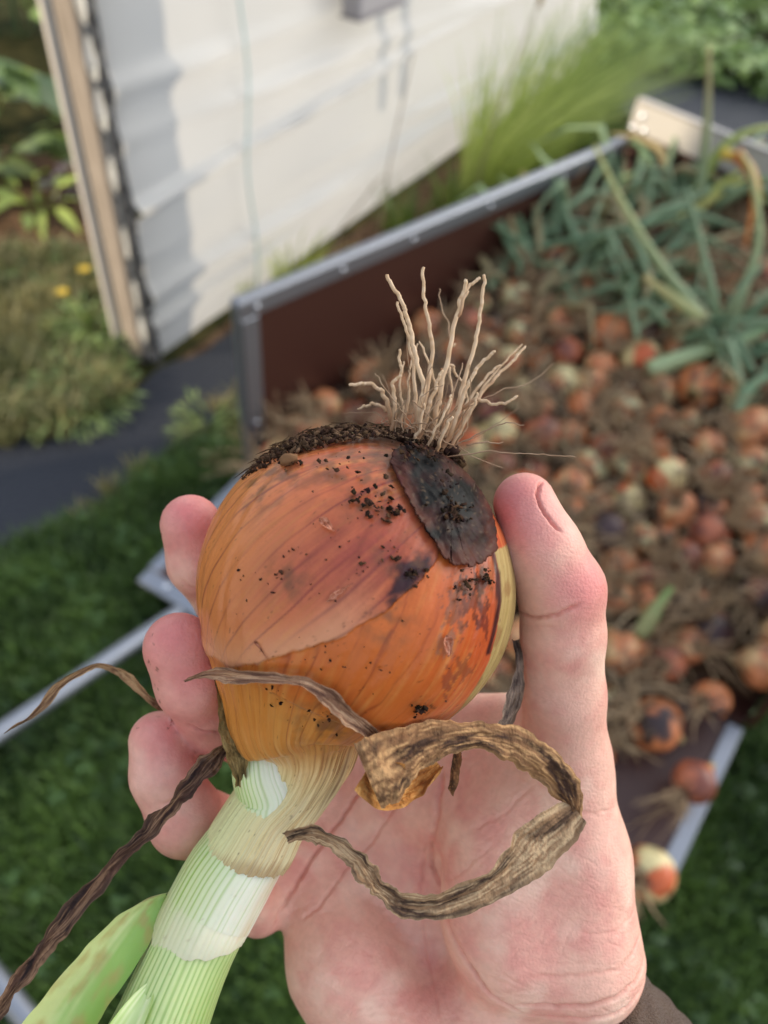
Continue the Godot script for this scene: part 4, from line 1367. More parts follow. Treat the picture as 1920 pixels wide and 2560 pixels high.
	for i in range(0, s.ix.size(), 300):
		var fn := (s.v[s.ix[i + 2]] - s.v[s.ix[i]]).cross(s.v[s.ix[i + 1]] - s.v[s.ix[i]])
		good += 1 if fn.dot(s.n[s.ix[i]]) > 0.0 else -1
	if good < 0:
		for i in range(0, s.ix.size(), 3):
			var t := s.ix[i]
			s.ix[i] = s.ix[i + 1]
			s.ix[i + 1] = t
	var who := thing("person", "bare right hand and wrist holding up the onion, palm to the viewer", "person", HOLD)
	var palm := put("hand", s.mesh(0.01), M.skin, who)
	# thumb nail: a curved plate on the far right of the thumb tip
	s = SB.new()
	var nb := [Vector3(5.14, 1.5, 0.7), Vector3(4.949, 2.078, 0.75), Vector3(4.679, 2.78, 0.6)]
	var nr := []
	for i in 9:
		var f := i / 8.0
		var q := (nb[0] as Vector3).lerp(nb[1], f * 2.0) if f < 0.5 else (nb[1] as Vector3).lerp(nb[2], f * 2.0 - 1.0)
		nr.append(q)
	var at := 0
	for i in 9:
		var t: Vector3 = ((nr[mini(i + 1, 8)] as Vector3) - nr[maxi(i - 1, 0)]).normalized()
		var out := Vector3(0.76, 0.28, 0.58)
		out = (out - t * out.dot(t)).normalized()
		var across: Vector3 = t.cross(out)
		for j in 11:
			var u := j / 5.0 - 1.0
			var w := 0.5 * (1.0 - 0.35 * pow(absf(i / 4.0 - 1.0), 4.0))
			s.v.append((nr[i] as Vector3) + out * (0.10 - 0.26 * u * u) + across * (u * w))
			s.c.append(lin(222, 150, 140).lerp(lin(244, 216, 200), sst(6.0, 8.0, i)))
	s.quad_grid(0, 9, 11)
	var nm := mat(Color.WHITE, 0.3, true)
	put("thumb_nail", s.mesh(0.01), nm, palm)
	# sleeve at the wrist
	s = SB.new()
	var e0: Vector3 = Vector3(5.714, -13.439, -2.5)
	var e1: Vector3 = Vector3(8.787, -17.305, -2.7)
	var axs := (e1 - e0).normalized()
	var sx := axs.cross(Vector3.BACK).normalized()
	var sy := sx.cross(axs)
	for i in 26:
		var f := i / 25.0
		for j in 60:
			var an := TAU * j / 60.0
			var rr := 3.0 + 0.5 * f + 0.12 * nz.get_noise_2d(f * 120.0, an * 14.0) + 0.06 * sin(f * 40.0 + 2.0 * sin(an))
			if i == 0: rr -= 0.25
			if i == 1: rr += 0.06
			s.v.append(e0 + axs * (6.0 * maxf(f - 0.03, -0.02)) + (sx * cos(an) + sy * sin(an)) * rr)
			s.c.append(lin(78, 62, 52).lerp(lin(104, 86, 72), 0.5 + 0.5 * nf.get_noise_2d(f * 300.0, an * 90.0)))
	s.quad_grid(0, 26, 60, true)
	var sl := mat(Color.WHITE, 0.95, true, 0.2)
	bumpy(sl, 0.12, 14.0, 50.0)
	sl.rim_enabled = true
	sl.rim = 0.3
	put("sleeve", s.mesh(0.01), sl, who)

func skin_color(p: Vector3, h: float) -> Color:
	var c := lin(226, 176, 156)
	var blotch := nz.get_noise_3d(p.x * 7.0, p.y * 7.0, p.z * 7.0) + 0.6 * nz.get_noise_3d(p.x * 26.0, p.y * 26.0, p.z * 26.0)
	c = c.lerp(lin(214, 138, 128), clampf(0.2 + 0.65 * blotch, 0.0, 0.6))
	c = c.lerp(lin(240, 206, 184), clampf(-0.05 - 1.3 * nz.get_noise_3d(p.y * 9.0, p.x * 9.0, p.z * 9.0 + 40.0), 0.0, 0.6))
	var red := 0.0
	for q in [[Vector3(-4.88, 1.93, -0.8), 1.5], [Vector3(-4.492, -1.438, 0.7), 1.7], [Vector3(-4.909, -4.026, 0.5), 1.7], [Vector3(-4.612, -5.224, -1.3), 1.6], [Vector3(5.742, 0.067, 0.7), 0.9], [Vector3(4.261, 1.934, 0.9), 1.2]]:
		var d: float = p.distance_to(q[0]) / q[1]
		red = maxf(red, exp(-d * d))
	c = c.lerp(lin(200, 98, 104), 0.66 * red)
	c = c.lerp(lin(204, 120, 108), clampf(h * 4.0, 0.0, 0.35))
	var sp := nf.get_noise_3d(p.x * 30.0, p.y * 30.0, p.z * 30.0)
	c *= 1.0 + 0.09 * sp
	# a few smears of soil on the fingertips
	if p.x < -5.0 and p.y > -4.0:
		var g := nf.get_noise_3d(p.x * 24.0 + 7.0, p.y * 24.0, p.z * 24.0) + 0.25 * nz.get_noise_3d(p.x * 9.0, p.y * 9.0, p.z * 9.0)
		c = c.lerp(lin(110, 76, 56), 0.7 * sst(0.5, 0.58, g))
	# soil rubbed into the creases
	c = c.lerp(lin(150, 100, 80), clampf((h - 0.02) * 5.0, 0.0, 0.25) * sst(-0.1, 0.3, nf.get_noise_2d(p.x * 8.0, p.y * 8.0)))
	return c

# ---------------------------------------------------------------- the held onion
const R := 4.2
var edge_skin: PackedVector2Array       # lower edge of the outer skin, seen on the bulb
var skin_area: PackedVector2Array
var flap_area: PackedVector2Array
var spot_area: PackedVector2Array
var cream_area: PackedVector2Array
var dark_line: PackedVector2Array
var flakes := []
var dusty := []

func on_bulb(q: Vector2, lift: float) -> Vector3:
	var d := q.length()
	if d > R * 0.995: q *= R * 0.995 / d
	return Vector3(q.x, q.y, sqrt(R * R - q.length_squared())) * ((R + lift) / R)

func bulb_color(p: Vector3, s: float, th: float, step: float) -> Color:
	var q := Vector2(p.x, p.y)
	var front := p.z > -0.9
	# fibres run along the meridians
	var fib := nf.get_noise_2d(th * 150.0, s * 3.0)
	var fib2 := nf.get_noise_2d(th * 420.0 + 90.0, s * 5.0)
	var cell := th * 38.0 / TAU + 0.55 * nz.get_noise_2d(th * 60.0, s * 5.0)
	var fr := absf(cell - floorf(cell) - 0.5) * 0.7
	var vein := exp(-pow(fr / 0.027, 2.0)) * clampf(0.75 + 1.2 * nz.get_noise_2d(floorf(cell) * 77.0, s * 4.0), 0.0, 1.0)
	var broad := nz.get_noise_3d(p.x * 5.0, p.y * 5.0, p.z * 5.0)
	# inner skin: amber by the neck, deep orange to the right
	var c := lin(200, 106, 48).lerp(lin(186, 82, 44), sst(0.5, 3.6, p.x))
	c = c.lerp(lin(212, 138, 62), sst(1.9, 3.3, s) * 0.9)
	c = c.lerp(lin(196, 146, 84), sst(3.4, 4.3, s) * (0.55 + 0.6 * fib))
	c = c.lerp(lin(222, 166, 92), 0.35 * clampf(fib + broad, 0.0, 1.0))
	c = c.lerp(lin(132, 50, 26), vein * 0.62)
	c = c.lerp(lin(170, 80, 36), clampf(-fib2, 0.0, 1.0) * 0.35)
	# outer skin
	if step > 0.0:
		var b2 := Vector3(-0.72, -0.67, -0.17).normalized()
		var x2 := b2.cross(Vector3.BACK).normalized()
		var th2 := atan2(p.dot(x2), p.dot(x2.cross(b2)))
		var s2 := p.dot(b2)
		fib = nf.get_noise_2d(th2 * 150.0, s2 * 3.0)
		fib2 = nf.get_noise_2d(th2 * 420.0 + 90.0, s2 * 5.0)
		cell = th2 * 46.0 / TAU + 0.5 * nz.get_noise_2d(th2 * 40.0, s2 * 2.5)
		fr = absf(cell - floorf(cell) - 0.5) * 0.6
		vein = exp(-pow(fr / 0.028, 2.0)) * clampf(0.8 + 1.2 * nz.get_noise_2d(floorf(cell) * 77.0, s2 * 4.0), 0.0, 1.0)
		var o := lin(214, 124, 80).lerp(lin(220, 136, 76), sst(-1.0, -3.4, p.x))
		o = o.lerp(lin(168, 74, 42), 0.6 * sst(-1.6, 1.2, p.x + 0.35 * p.y + broad))
		o = o.lerp(lin(224, 146, 80), 0.6 * clampf(fib * 1.8 + broad, 0.0, 1.0))
		o = o.lerp(lin(160, 76, 62), 0.35 * clampf(-fib2 * 1.4, 0.0, 1.0))
		o = o.lerp(lin(118, 48, 48), vein * 0.78)
		if front:
			var de := seg_dist(q, edge_skin)
			o = o.lerp(lin(220, 158, 120), 0.8 * (1.0 - sst(0.05, 1.0, de + 0.3 * broad)) * sst(0.9, -0.6, p.x))
			o = o.lerp(lin(140, 82, 60), 0.6 * (1.0 - sst(0.0, 0.05, de)))
			# purple stain that runs from the spot into the skin
			var st := (q - Vector2(0.684, 0.889)) * Vector2(0.35, 0.8)
			o = o.lerp(lin(116, 44, 46), 0.65 * exp(-st.length_squared() * 1.3) * (0.6 + fib))
			var st2 := (q - Vector2(-0.617, 0.791)).rotated(-0.5) * Vector2(0.35, 1.3)
			o = o.lerp(lin(146, 60, 58), 0.55 * exp(-st2.length_squared() * 1.1) * clampf(0.7 + fib2, 0.0, 1.0))
			var ds := seg_dist(q, spot_area)
			var ins := Geometry2D.is_point_in_polygon(q, spot_area)
			var sd := -ds if ins else ds
			o = o.lerp(lin(52, 20, 24), sst(0.16, -0.14, sd + 0.22 * nf.get_noise_2d(q.x * 16.0, q.y * 16.0)))
		c = c.lerp(o, step)
	if front and p.x > 1.6:
		if Geometry2D.is_point_in_polygon(q, cream_area):
			c = lin(192, 170, 112).lerp(lin(150, 124, 70), 0.5 + 0.5 * fib).lerp(lin(132, 92, 52), 0.6 * sst(0.05, 0.4, nf.get_noise_3d(p.x * 7.0, p.y * 7.0, p.z * 7.0)))
		var dl := seg_dist(q, dark_line)
		c = c.lerp(lin(66, 26, 28), 1.0 - sst(0.03, 0.11, dl + 0.06 * fib))
		# grey brown flakes of an older skin
		for f: Array in flakes:
			var e: Vector2 = (q - f[0]) / f[1]
			var m := e.length() + 1.3 * nf.get_noise_2d(q.x * 46.0, q.y * 24.0)
			c = c.lerp(f[2], 0.75 * sst(1.05, 0.85, m))
	# papery neck
	var nk := sst(3.9, 5.0, s)
	if nk > 0.0:
		var pa := lin(222, 196, 142).lerp(lin(182, 140, 88), clampf(0.25 + 1.0 * fib + 0.8 * broad, 0.0, 1.0))
		pa = pa.lerp(lin(220, 212, 170), clampf(0.5 + fib2 * 0.9 + 0.3 * broad, 0.0, 0.9) * sst(4.6, 5.5, s))
		pa = pa.lerp(lin(206, 212, 150), 0.7 * sst(0.5, -1.0, th) * sst(4.4, 5.4, s))
		pa = pa.lerp(lin(92, 62, 40), 0.9 * clampf(exp(-pow((s - 4.6) * 1.9, 2.0)) * sst(0.1, 0.8, th) * (0.5 + 2.2 * fib + broad), 0.0, 1.0))
		pa = pa.lerp(lin(146, 106, 66), 0.5 * sst(6.27, 6.42, s + 0.25 * broad + 0.1 * fib))
		c = c.lerp(pa, nk)
	# soil dust near the root end
	var du := sst(-3.0, -3.9, s + 0.5 * nf.get_noise_3d(p.x * 9.0, p.y * 9.0, p.z * 9.0))
	c = c.lerp(lin(46, 32, 26), du * 0.9)
	if front:
		var dust := 0.0
		for e: Array in dusty:
			var d2: float = (q - (e[0] as Vector2)).length_squared() / (float(e[1]) * float(e[1]))
			if d2 < 6.0: dust += exp(-d2)
		c = c.lerp(lin(112, 76, 52), clampf(dust, 0.0, 1.0) * 0.75 * sst(-0.25, 0.45, nf.get_noise_3d(p.x * 15.0, p.y * 15.0, p.z * 15.0)))
	var gr := nf.get_noise_3d(p.x * 42.0, p.y * 42.0, p.z * 42.0)
	c = c.lerp(lin(70, 42, 30), 0.55 * sst(0.5, 0.62, gr))
	return c * lerpf(0.87, 1.0, nk)

func leaf_color(dark: Color, mid: Color, pale: Color, sd: float) -> Callable:
	return func(f: float, u: float, q: Vector3) -> Color:
		var a := nf.get_noise_2d(u * 54.0 + sd * 31.0 + 9.0 * nz.get_noise_1d(f * 90.0), f * 34.0 + sd * 7.0)
		var b := nz.get_noise_2d(u * 16.0 + sd, f * 75.0 + sd * 50.0)
		var c := mid.lerp(dark, clampf(0.3 + 1.9 * b + 1.3 * a, 0.0, 1.0))
		c = c.lerp(pale, clampf(0.0 + 1.9 * a - 1.2 * b, 0.0, 0.9))
		return c.lerp(pale, 0.35 * pow(absf(u), 6.0))

func dry(t: Node3D, rows: Array, per: int, curl: float, dark: Color, mid: Color, pale: Color, sd: float, rough := 0.05, called := "dry_leaf") -> void:
	var s := SB.new()
	ribbon(s, rows, per * 2, curl, Vector3.BACK, leaf_color(dark, mid, pale, sd), rough, 25)
	put(called, s.mesh(0.01), M.dry, t)

func onion() -> void:
	var t := thing("held_onion", "large freshly pulled onion with long roots held up in the hand", "onion", HOLD)
	var ax := (Vector3(-2.083, -4.989, -0.2) - Vector3(1.92, 3.598, 0.2)).normalized()
	edge_skin = PackedVector2Array([Vector2(1.925, 1.217), Vector2(1.790, 0.866), Vector2(1.390, 0.378), Vector2(0.884, -0.037), Vector2(0.286, -0.397), Vector2(-0.618, -0.863), Vector2(-1.457, -1.170), Vector2(-2.141, -1.430), Vector2(-2.937, -1.706), Vector2(-3.382, -1.565)])
	skin_area = edge_skin.duplicate()
	for q in [Vector2(-6, -2.2), Vector2(-7, 6), Vector2(5, 7), Vector2(2.748, 3.142)]: skin_area.append(q)
	flap_area = PackedVector2Array([Vector2(0.815, 3.132), Vector2(0.907, 3.438), Vector2(1.381, 3.698), Vector2(2.057, 3.634), Vector2(2.657, 3.216), Vector2(3.111, 2.776), Vector2(3.345, 2.168), Vector2(3.395, 1.708), Vector2(3.345, 1.106), Vector2(2.962, 0.832), Vector2(2.577, 0.741), Vector2(2.219, 0.789), Vector2(1.940, 0.962), Vector2(1.693, 1.343), Vector2(1.459, 1.734), Vector2(1.248, 2.169), Vector2(1.044, 2.595)])
	spot_area = PackedVector2Array([Vector2(0.905, 0.638), Vector2(1.067, 0.883), Vector2(1.395, 1.027), Vector2(1.708, 1.050), Vector2(1.790, 0.866), Vector2(1.442, 0.406), Vector2(0.884, -0.037), Vector2(0.784, 0.245)])
	spot_area.append(spot_area[0])
	dark_line = PackedVector2Array([Vector2(3.259, 1.058), Vector2(3.391, 0.507), Vector2(3.410, -0.150), Vector2(3.296, -0.805), Vector2(3.177, -1.372)])
	cream_area = PackedVector2Array([Vector2(3.341, 1.052), Vector2(3.447, 0.501), Vector2(3.466, -0.160), Vector2(3.374, -0.940), Vector2(3.207, -1.634), Vector2(2.934, -2.224), Vector2(2.579, -2.887), Vector2(2.121, -3.446), Vector2(2.0, -6.5), Vector2(8, -5), Vector2(8, 2)])
	flakes = [
		[Vector2(2.288, -0.149), Vector2(0.26, 0.5), lin(128, 78, 58)], [Vector2(2.706, -0.061), Vector2(0.3, 0.42), lin(104, 52, 40)],
		[Vector2(2.048, -0.974), Vector2(0.2, 0.32), lin(160, 104, 78)], [Vector2(2.922, 0.319), Vector2(0.2, 0.3), lin(58, 32, 30)],
		[Vector2(2.456, 0.325), Vector2(0.18, 0.2), lin(64, 36, 30)], [Vector2(2.501, -1.642), Vector2(0.2, 0.3), lin(140, 74, 48)],
		[Vector2(2.152, -1.942), Vector2(0.12, 0.4), lin(140, 70, 50)], [Vector2(2.985, -0.416), Vector2(0.14, 0.5), lin(96, 42, 34)], [Vector2(1.539, -2.546), Vector2(0.22, 0.14), lin(64, 38, 28)],
	]
	dusty = [[Vector2(0.375, 2.198), 0.55], [Vector2(-0.282, 3.067), 0.8], [Vector2(-1.652, 3.161), 0.7], [Vector2(-2.272, 2.485), 0.6], [Vector2(0.785, 1.135), 0.4], [Vector2(1.340, 0.579), 0.4], [Vector2(2.924, 0.393), 0.5], [Vector2(-1.438, 0.526), 0.5], [Vector2(1.009, 3.020), 0.6], [Vector2(1.485, -2.564), 0.3], [Vector2(-0.713, -3.006), 0.8], [Vector2(0.784, -0.457), 0.5]]
	# bulb: a lathe on its axis that runs on into the bent papery neck
	var cen := []
	for i in 200:
		var a := deg_to_rad(1.5 + 139.0 * i / 199.0)
		cen.append([ax * (-cos(a) * (4.0 if a < PI / 2 else 4.2)), R * sin(a), -cos(a) * 4.1])
	cen.resize(184)
	var neck := spline([[cen[168][0], cen[168][1], cen[168][2]], [cen[183][0], cen[183][1], cen[183][2]], [Vector3(-1.519, -3.553, -0.1), 2.22, 3.65], [Vector3(-1.443, -4.104, -0.1), 1.62, 4.2], [Vector3(-1.456, -4.68, -0.1), 1.26, 4.7], [Vector3(-1.769, -5.394, -0.1), 1.04, 5.2], [Vector3(-2.38, -6.069, 0), 1.10, 5.8], [Vector3(-2.812, -6.774, 0.1), 1.17, 6.2], [Vector3(-3.035, -7.146, 0.1), 1.175, 6.4]], 16)
	for i in range(17, neck.size()): cen.append(neck[i])
	var s := SB.new()
	var cols := 470
	var angs := PackedFloat32Array()
	for j in cols:
		# most columns on the side towards the viewer
		var f := float(j) / cols
		angs.append(lerpf(-1.8, 1.8, f / 0.8) if f < 0.8 else lerpf(1.8, TAU - 1.8, (f - 0.8) / 0.2))
	var n := cen.size()
	for i in n:
		var c: Vector3 = cen[i][0]
		var tg: Vector3 = ((cen[mini(i + 1, n - 1)][0] as Vector3) - cen[maxi(i - 1, 0)][0]).normalized()
		var up := (Vector3.BACK - tg * tg.z).normalized()
		var rt := Vector3.BACK.cross(tg).normalized()
		var sv: float = cen[i][2]
		for j in cols:
			var th := angs[j]
			var d := up * cos(th) + rt * sin(th)
			var rr: float = cen[i][1]
			var p := c + d * rr
			var step := 0.0
			if sv < 3.2:
				if p.z > -0.9:
					var q := Vector2(p.x, p.y)
					var sd := seg_dist(q, edge_skin) * (1.0 if Geometry2D.is_point_in_polygon(q, skin_area) else -1.0)
					step = sst(-0.012, 0.012, sd + 0.05 * nf.get_noise_2d(q.x * 20.0, q.y * 20.0) + 0.10 * nz.get_noise_2d(q.x * 16.0, q.y * 16.0))
				else: step = 1.0 if p.x < 0.0 else 0.0
			var cell := th * 38.0 / TAU + 0.55 * nz.get_noise_2d(th * 60.0, sv * 5.0)
			var ridge := 0.012 * cos(cell * TAU) * sst(-3.6, -2.0, sv)
			var lump := 0.05 * nz.get_noise_3d(p.x * 4.0, p.y * 4.0, p.z * 4.0) + 0.008 * nf.get_noise_2d(th * 200.0, sv * 6.0)
			if sv > 3.0: lump += sst(3.0, 4.8, sv) * (0.15 + 0.85 * sst(-0.7, 0.1, th)) * (0.05 * nf.get_noise_2d(th * 34.0, sv * 3.0) + 0.12 * nz.get_noise_2d(th * 44.0, sv * 9.0) * (0.5 + exp(-pow((sv - 4.8) * 1.6, 2.0))))
			if sv > 6.2: lump += 0.02 * nf.get_noise_2d(th * 90.0, 5.0)
			p = c + tg * ((0.16 * nz.get_noise_1d(th * 40.0) - 0.35 * sst(0.0, 1.0, sin(th) * 0.5 + 0.5) + 0.15) * sst(5.6, 6.4, sv)) + d * (rr + step * 0.045 + ridge + lump)
			s.v.append(p)
			s.c.append(bulb_color(p, sv, th, step))
	s.quad_grid(0, n, cols, true)
	var bulb := put("bulb", s.mesh(0.01), M.bulb, t)

	# stem: a white sheath with green veins, and the green stalk that comes out of it
	stalk(t, "stem_sheath", [[Vector3(-3.19, -2.825, -0.2), 0.36], [Vector3(-2.846, -3.604, -0.1), 0.54], [Vector3(-2.589, -4.294, 0.1), 0.72], [Vector3(-2.474, -4.856, 0.2), 0.90], [Vector3(-2.323, -5.503, 0.05), 1.0], [Vector3(-2.492, -6.231, 0), 1.04], [Vector3(-2.986, -6.998, 0.1), 1.10], [Vector3(-3.449, -7.695, 0.2), 1.17], [Vector3(-3.896, -8.507, 0.3), 1.18], [Vector3(-4.069, -8.847, 0.4), 1.17], [Vector3(-4.203, -9.165, 0.4), 1.17]], 0)
	stalk(t, "green_stalk", [[Vector3(-3.687, -8.139, 0.3), 1.0], [Vector3(-4.069, -8.883, 0.4), 1.10], [Vector3(-4.374, -9.523, 0.5), 1.10], [Vector3(-4.733, -10.348, 0.7), 1.13], [Vector3(-5.156, -11.417, 0.9), 1.20], [Vector3(-5.654, -12.623, 1.2), 1.35], [Vector3(-6.135, -13.901, 1.5), 1.4]], 1)
	# leaf that bends off to the left, folded along its middle
	s = SB.new()
	ribbon(s, [[Vector3(-5.006, -8.137, 0.5), 0.5, 30.0], [Vector3(-5.275, -8.241, 0.7), 0.9, 25.0], [Vector3(-5.752, -8.616, 0.9), 1.15, 18.0], [Vector3(-6.359, -9.359, 1.2), 1.3, 12.0], [Vector3(-7.042, -10.265, 1.4), 1.5, 8.0], [Vector3(-7.665, -11.219, 1.7), 1.7, 5.0], [Vector3(-8.257, -12.325, 1.9), 1.8, 5.0]], 14, 0.75, Vector3.BACK, func(f: float, u: float, q: Vector3) -> Color:
		var a := nf.get_noise_2d(u * 60.0, f * 18.0)
		var c := lin(150, 186, 92).lerp(lin(206, 214, 150), sst(-0.4, 0.5, u + 0.4 * a))
		c = c.lerp(lin(120, 160, 70), sst(-0.5, -1.0, u) * 0.7)
		return c.lerp(lin(178, 150, 92), 0.6 * sst(0.0, 0.6, nz.get_noise_2d(u * 26.0, f * 90.0) + 0.2 * f)), 0.04, 17)
	put("green_leaf", s.mesh(0.01), M.stem, t)
	# the inner stalk splits again near the frame's lower edge
	s = SB.new()
	ribbon(s, [[Vector3(-5.095, -9.74, 1.5), 0.15, -20.0], [Vector3(-5.289, -10.069, 1.8), 0.55, -15.0], [Vector3(-5.609, -10.605, 2.1), 0.8, -10.0], [Vector3(-6.091, -11.504, 2.4), 1.0, -10.0]], 12, 0.6, Vector3.BACK, func(f: float, u: float, q: Vector3) -> Color:
		return lin(168, 198, 112).lerp(lin(220, 226, 176), clampf(0.5 + 1.3 * nf.get_noise_2d(u * 90.0, f * 4.0), 0.0, 1.0)), 0.01, 13)
	put("green_leaf", s.mesh(0.01), M.stem, t)

	# olive skin hanging at the left of the neck
	dry(t, [[Vector3(-3.532, -2.284, 0.8), 0.45, 20.0], [Vector3(-3.3, -2.929, 1), 0.62, 20.0], [Vector3(-3.115, -3.73, 1.1), 0.66, 10.0], [Vector3(-3.02, -4.414, 1.1), 0.52, 5.0], [Vector3(-3.01, -5.099, 0.9), 0.2, 0.0]], 12, 0.5, lin(84, 70, 42), lin(120, 100, 60), lin(160, 136, 88), 3.0, 0.05, "neck_skin")
	# dark skin flap below the roots
	var fb := flap_area.duplicate()
	fb.append(fb[0])
	var rim := PackedVector2Array()
	for i in fb.size() - 1:
		for k in 12: rim.append(fb[i].lerp(fb[i + 1], k / 12.0))
	var mid := Vector2(2.159, 2.067)
	s = SB.new()
	var rings := 26
	for i in rings + 2:
		var f := minf(float(i) / (rings - 1), 1.0)
		for j in rim.size():
			var e := rim[j] + Vector2(nf.get_noise_2d(j * 2.6, 3.0), nf.get_noise_2d(j * 2.6, 60.0)) * 0.07
			var q := mid.lerp(e, f)
			var free := sst(0.75, 1.0, f) * sst(1.4, -0.2, (q - Vector2(1.819, 3.297)).dot(Vector2(0.5, 0.85)) + 1.6)
			var lift := 0.07 + 0.03 * nf.get_noise_2d(q.x * 10.0, q.y * 10.0) + 0.07 * free - 0.06 * sst(0.8, 1.0, f) * (1.0 - free) + 0.05 * nz.get_noise_2d(q.x * 14.0, q.y * 14.0) + 0.05 * (0.3 - absf(nf.get_noise_2d(q.x * 12.0 + q.y * 7.0, q.y * 4.0 - q.x * 2.0)))
			if i >= rings: lift -= 0.03 * (i - rings + 1)
			s.v.append(on_bulb(q, lift))
			var a := nf.get_noise_2d(q.x * 9.0, q.y * 9.0)
			var c := lin(18, 13, 15).lerp(lin(46, 29, 27), sst(-0.2, 0.4, a))
			c = c.lerp(lin(84, 46, 36), sst(0.3, 1.0, f) * clampf(0.3 + a + 0.5 * sst(-0.2, -1.4, q.y - mid.y), 0.0, 0.8))
			c = c.lerp(lin(96, 78, 62), 0.5 * sst(0.35, 0.5, nf.get_noise_2d(q.x * 40.0, q.y * 40.0)))
			s.c.append(c)
	s.quad_grid(0, rings + 2, rim.size(), true)
	var fm := mat(Color.WHITE, 0.45, true, 0.22)
	bumpy(fm, 0.02, 3.0, 30.0)
	put("dark_skin_flap", s.mesh(0.01), fm, bulb)

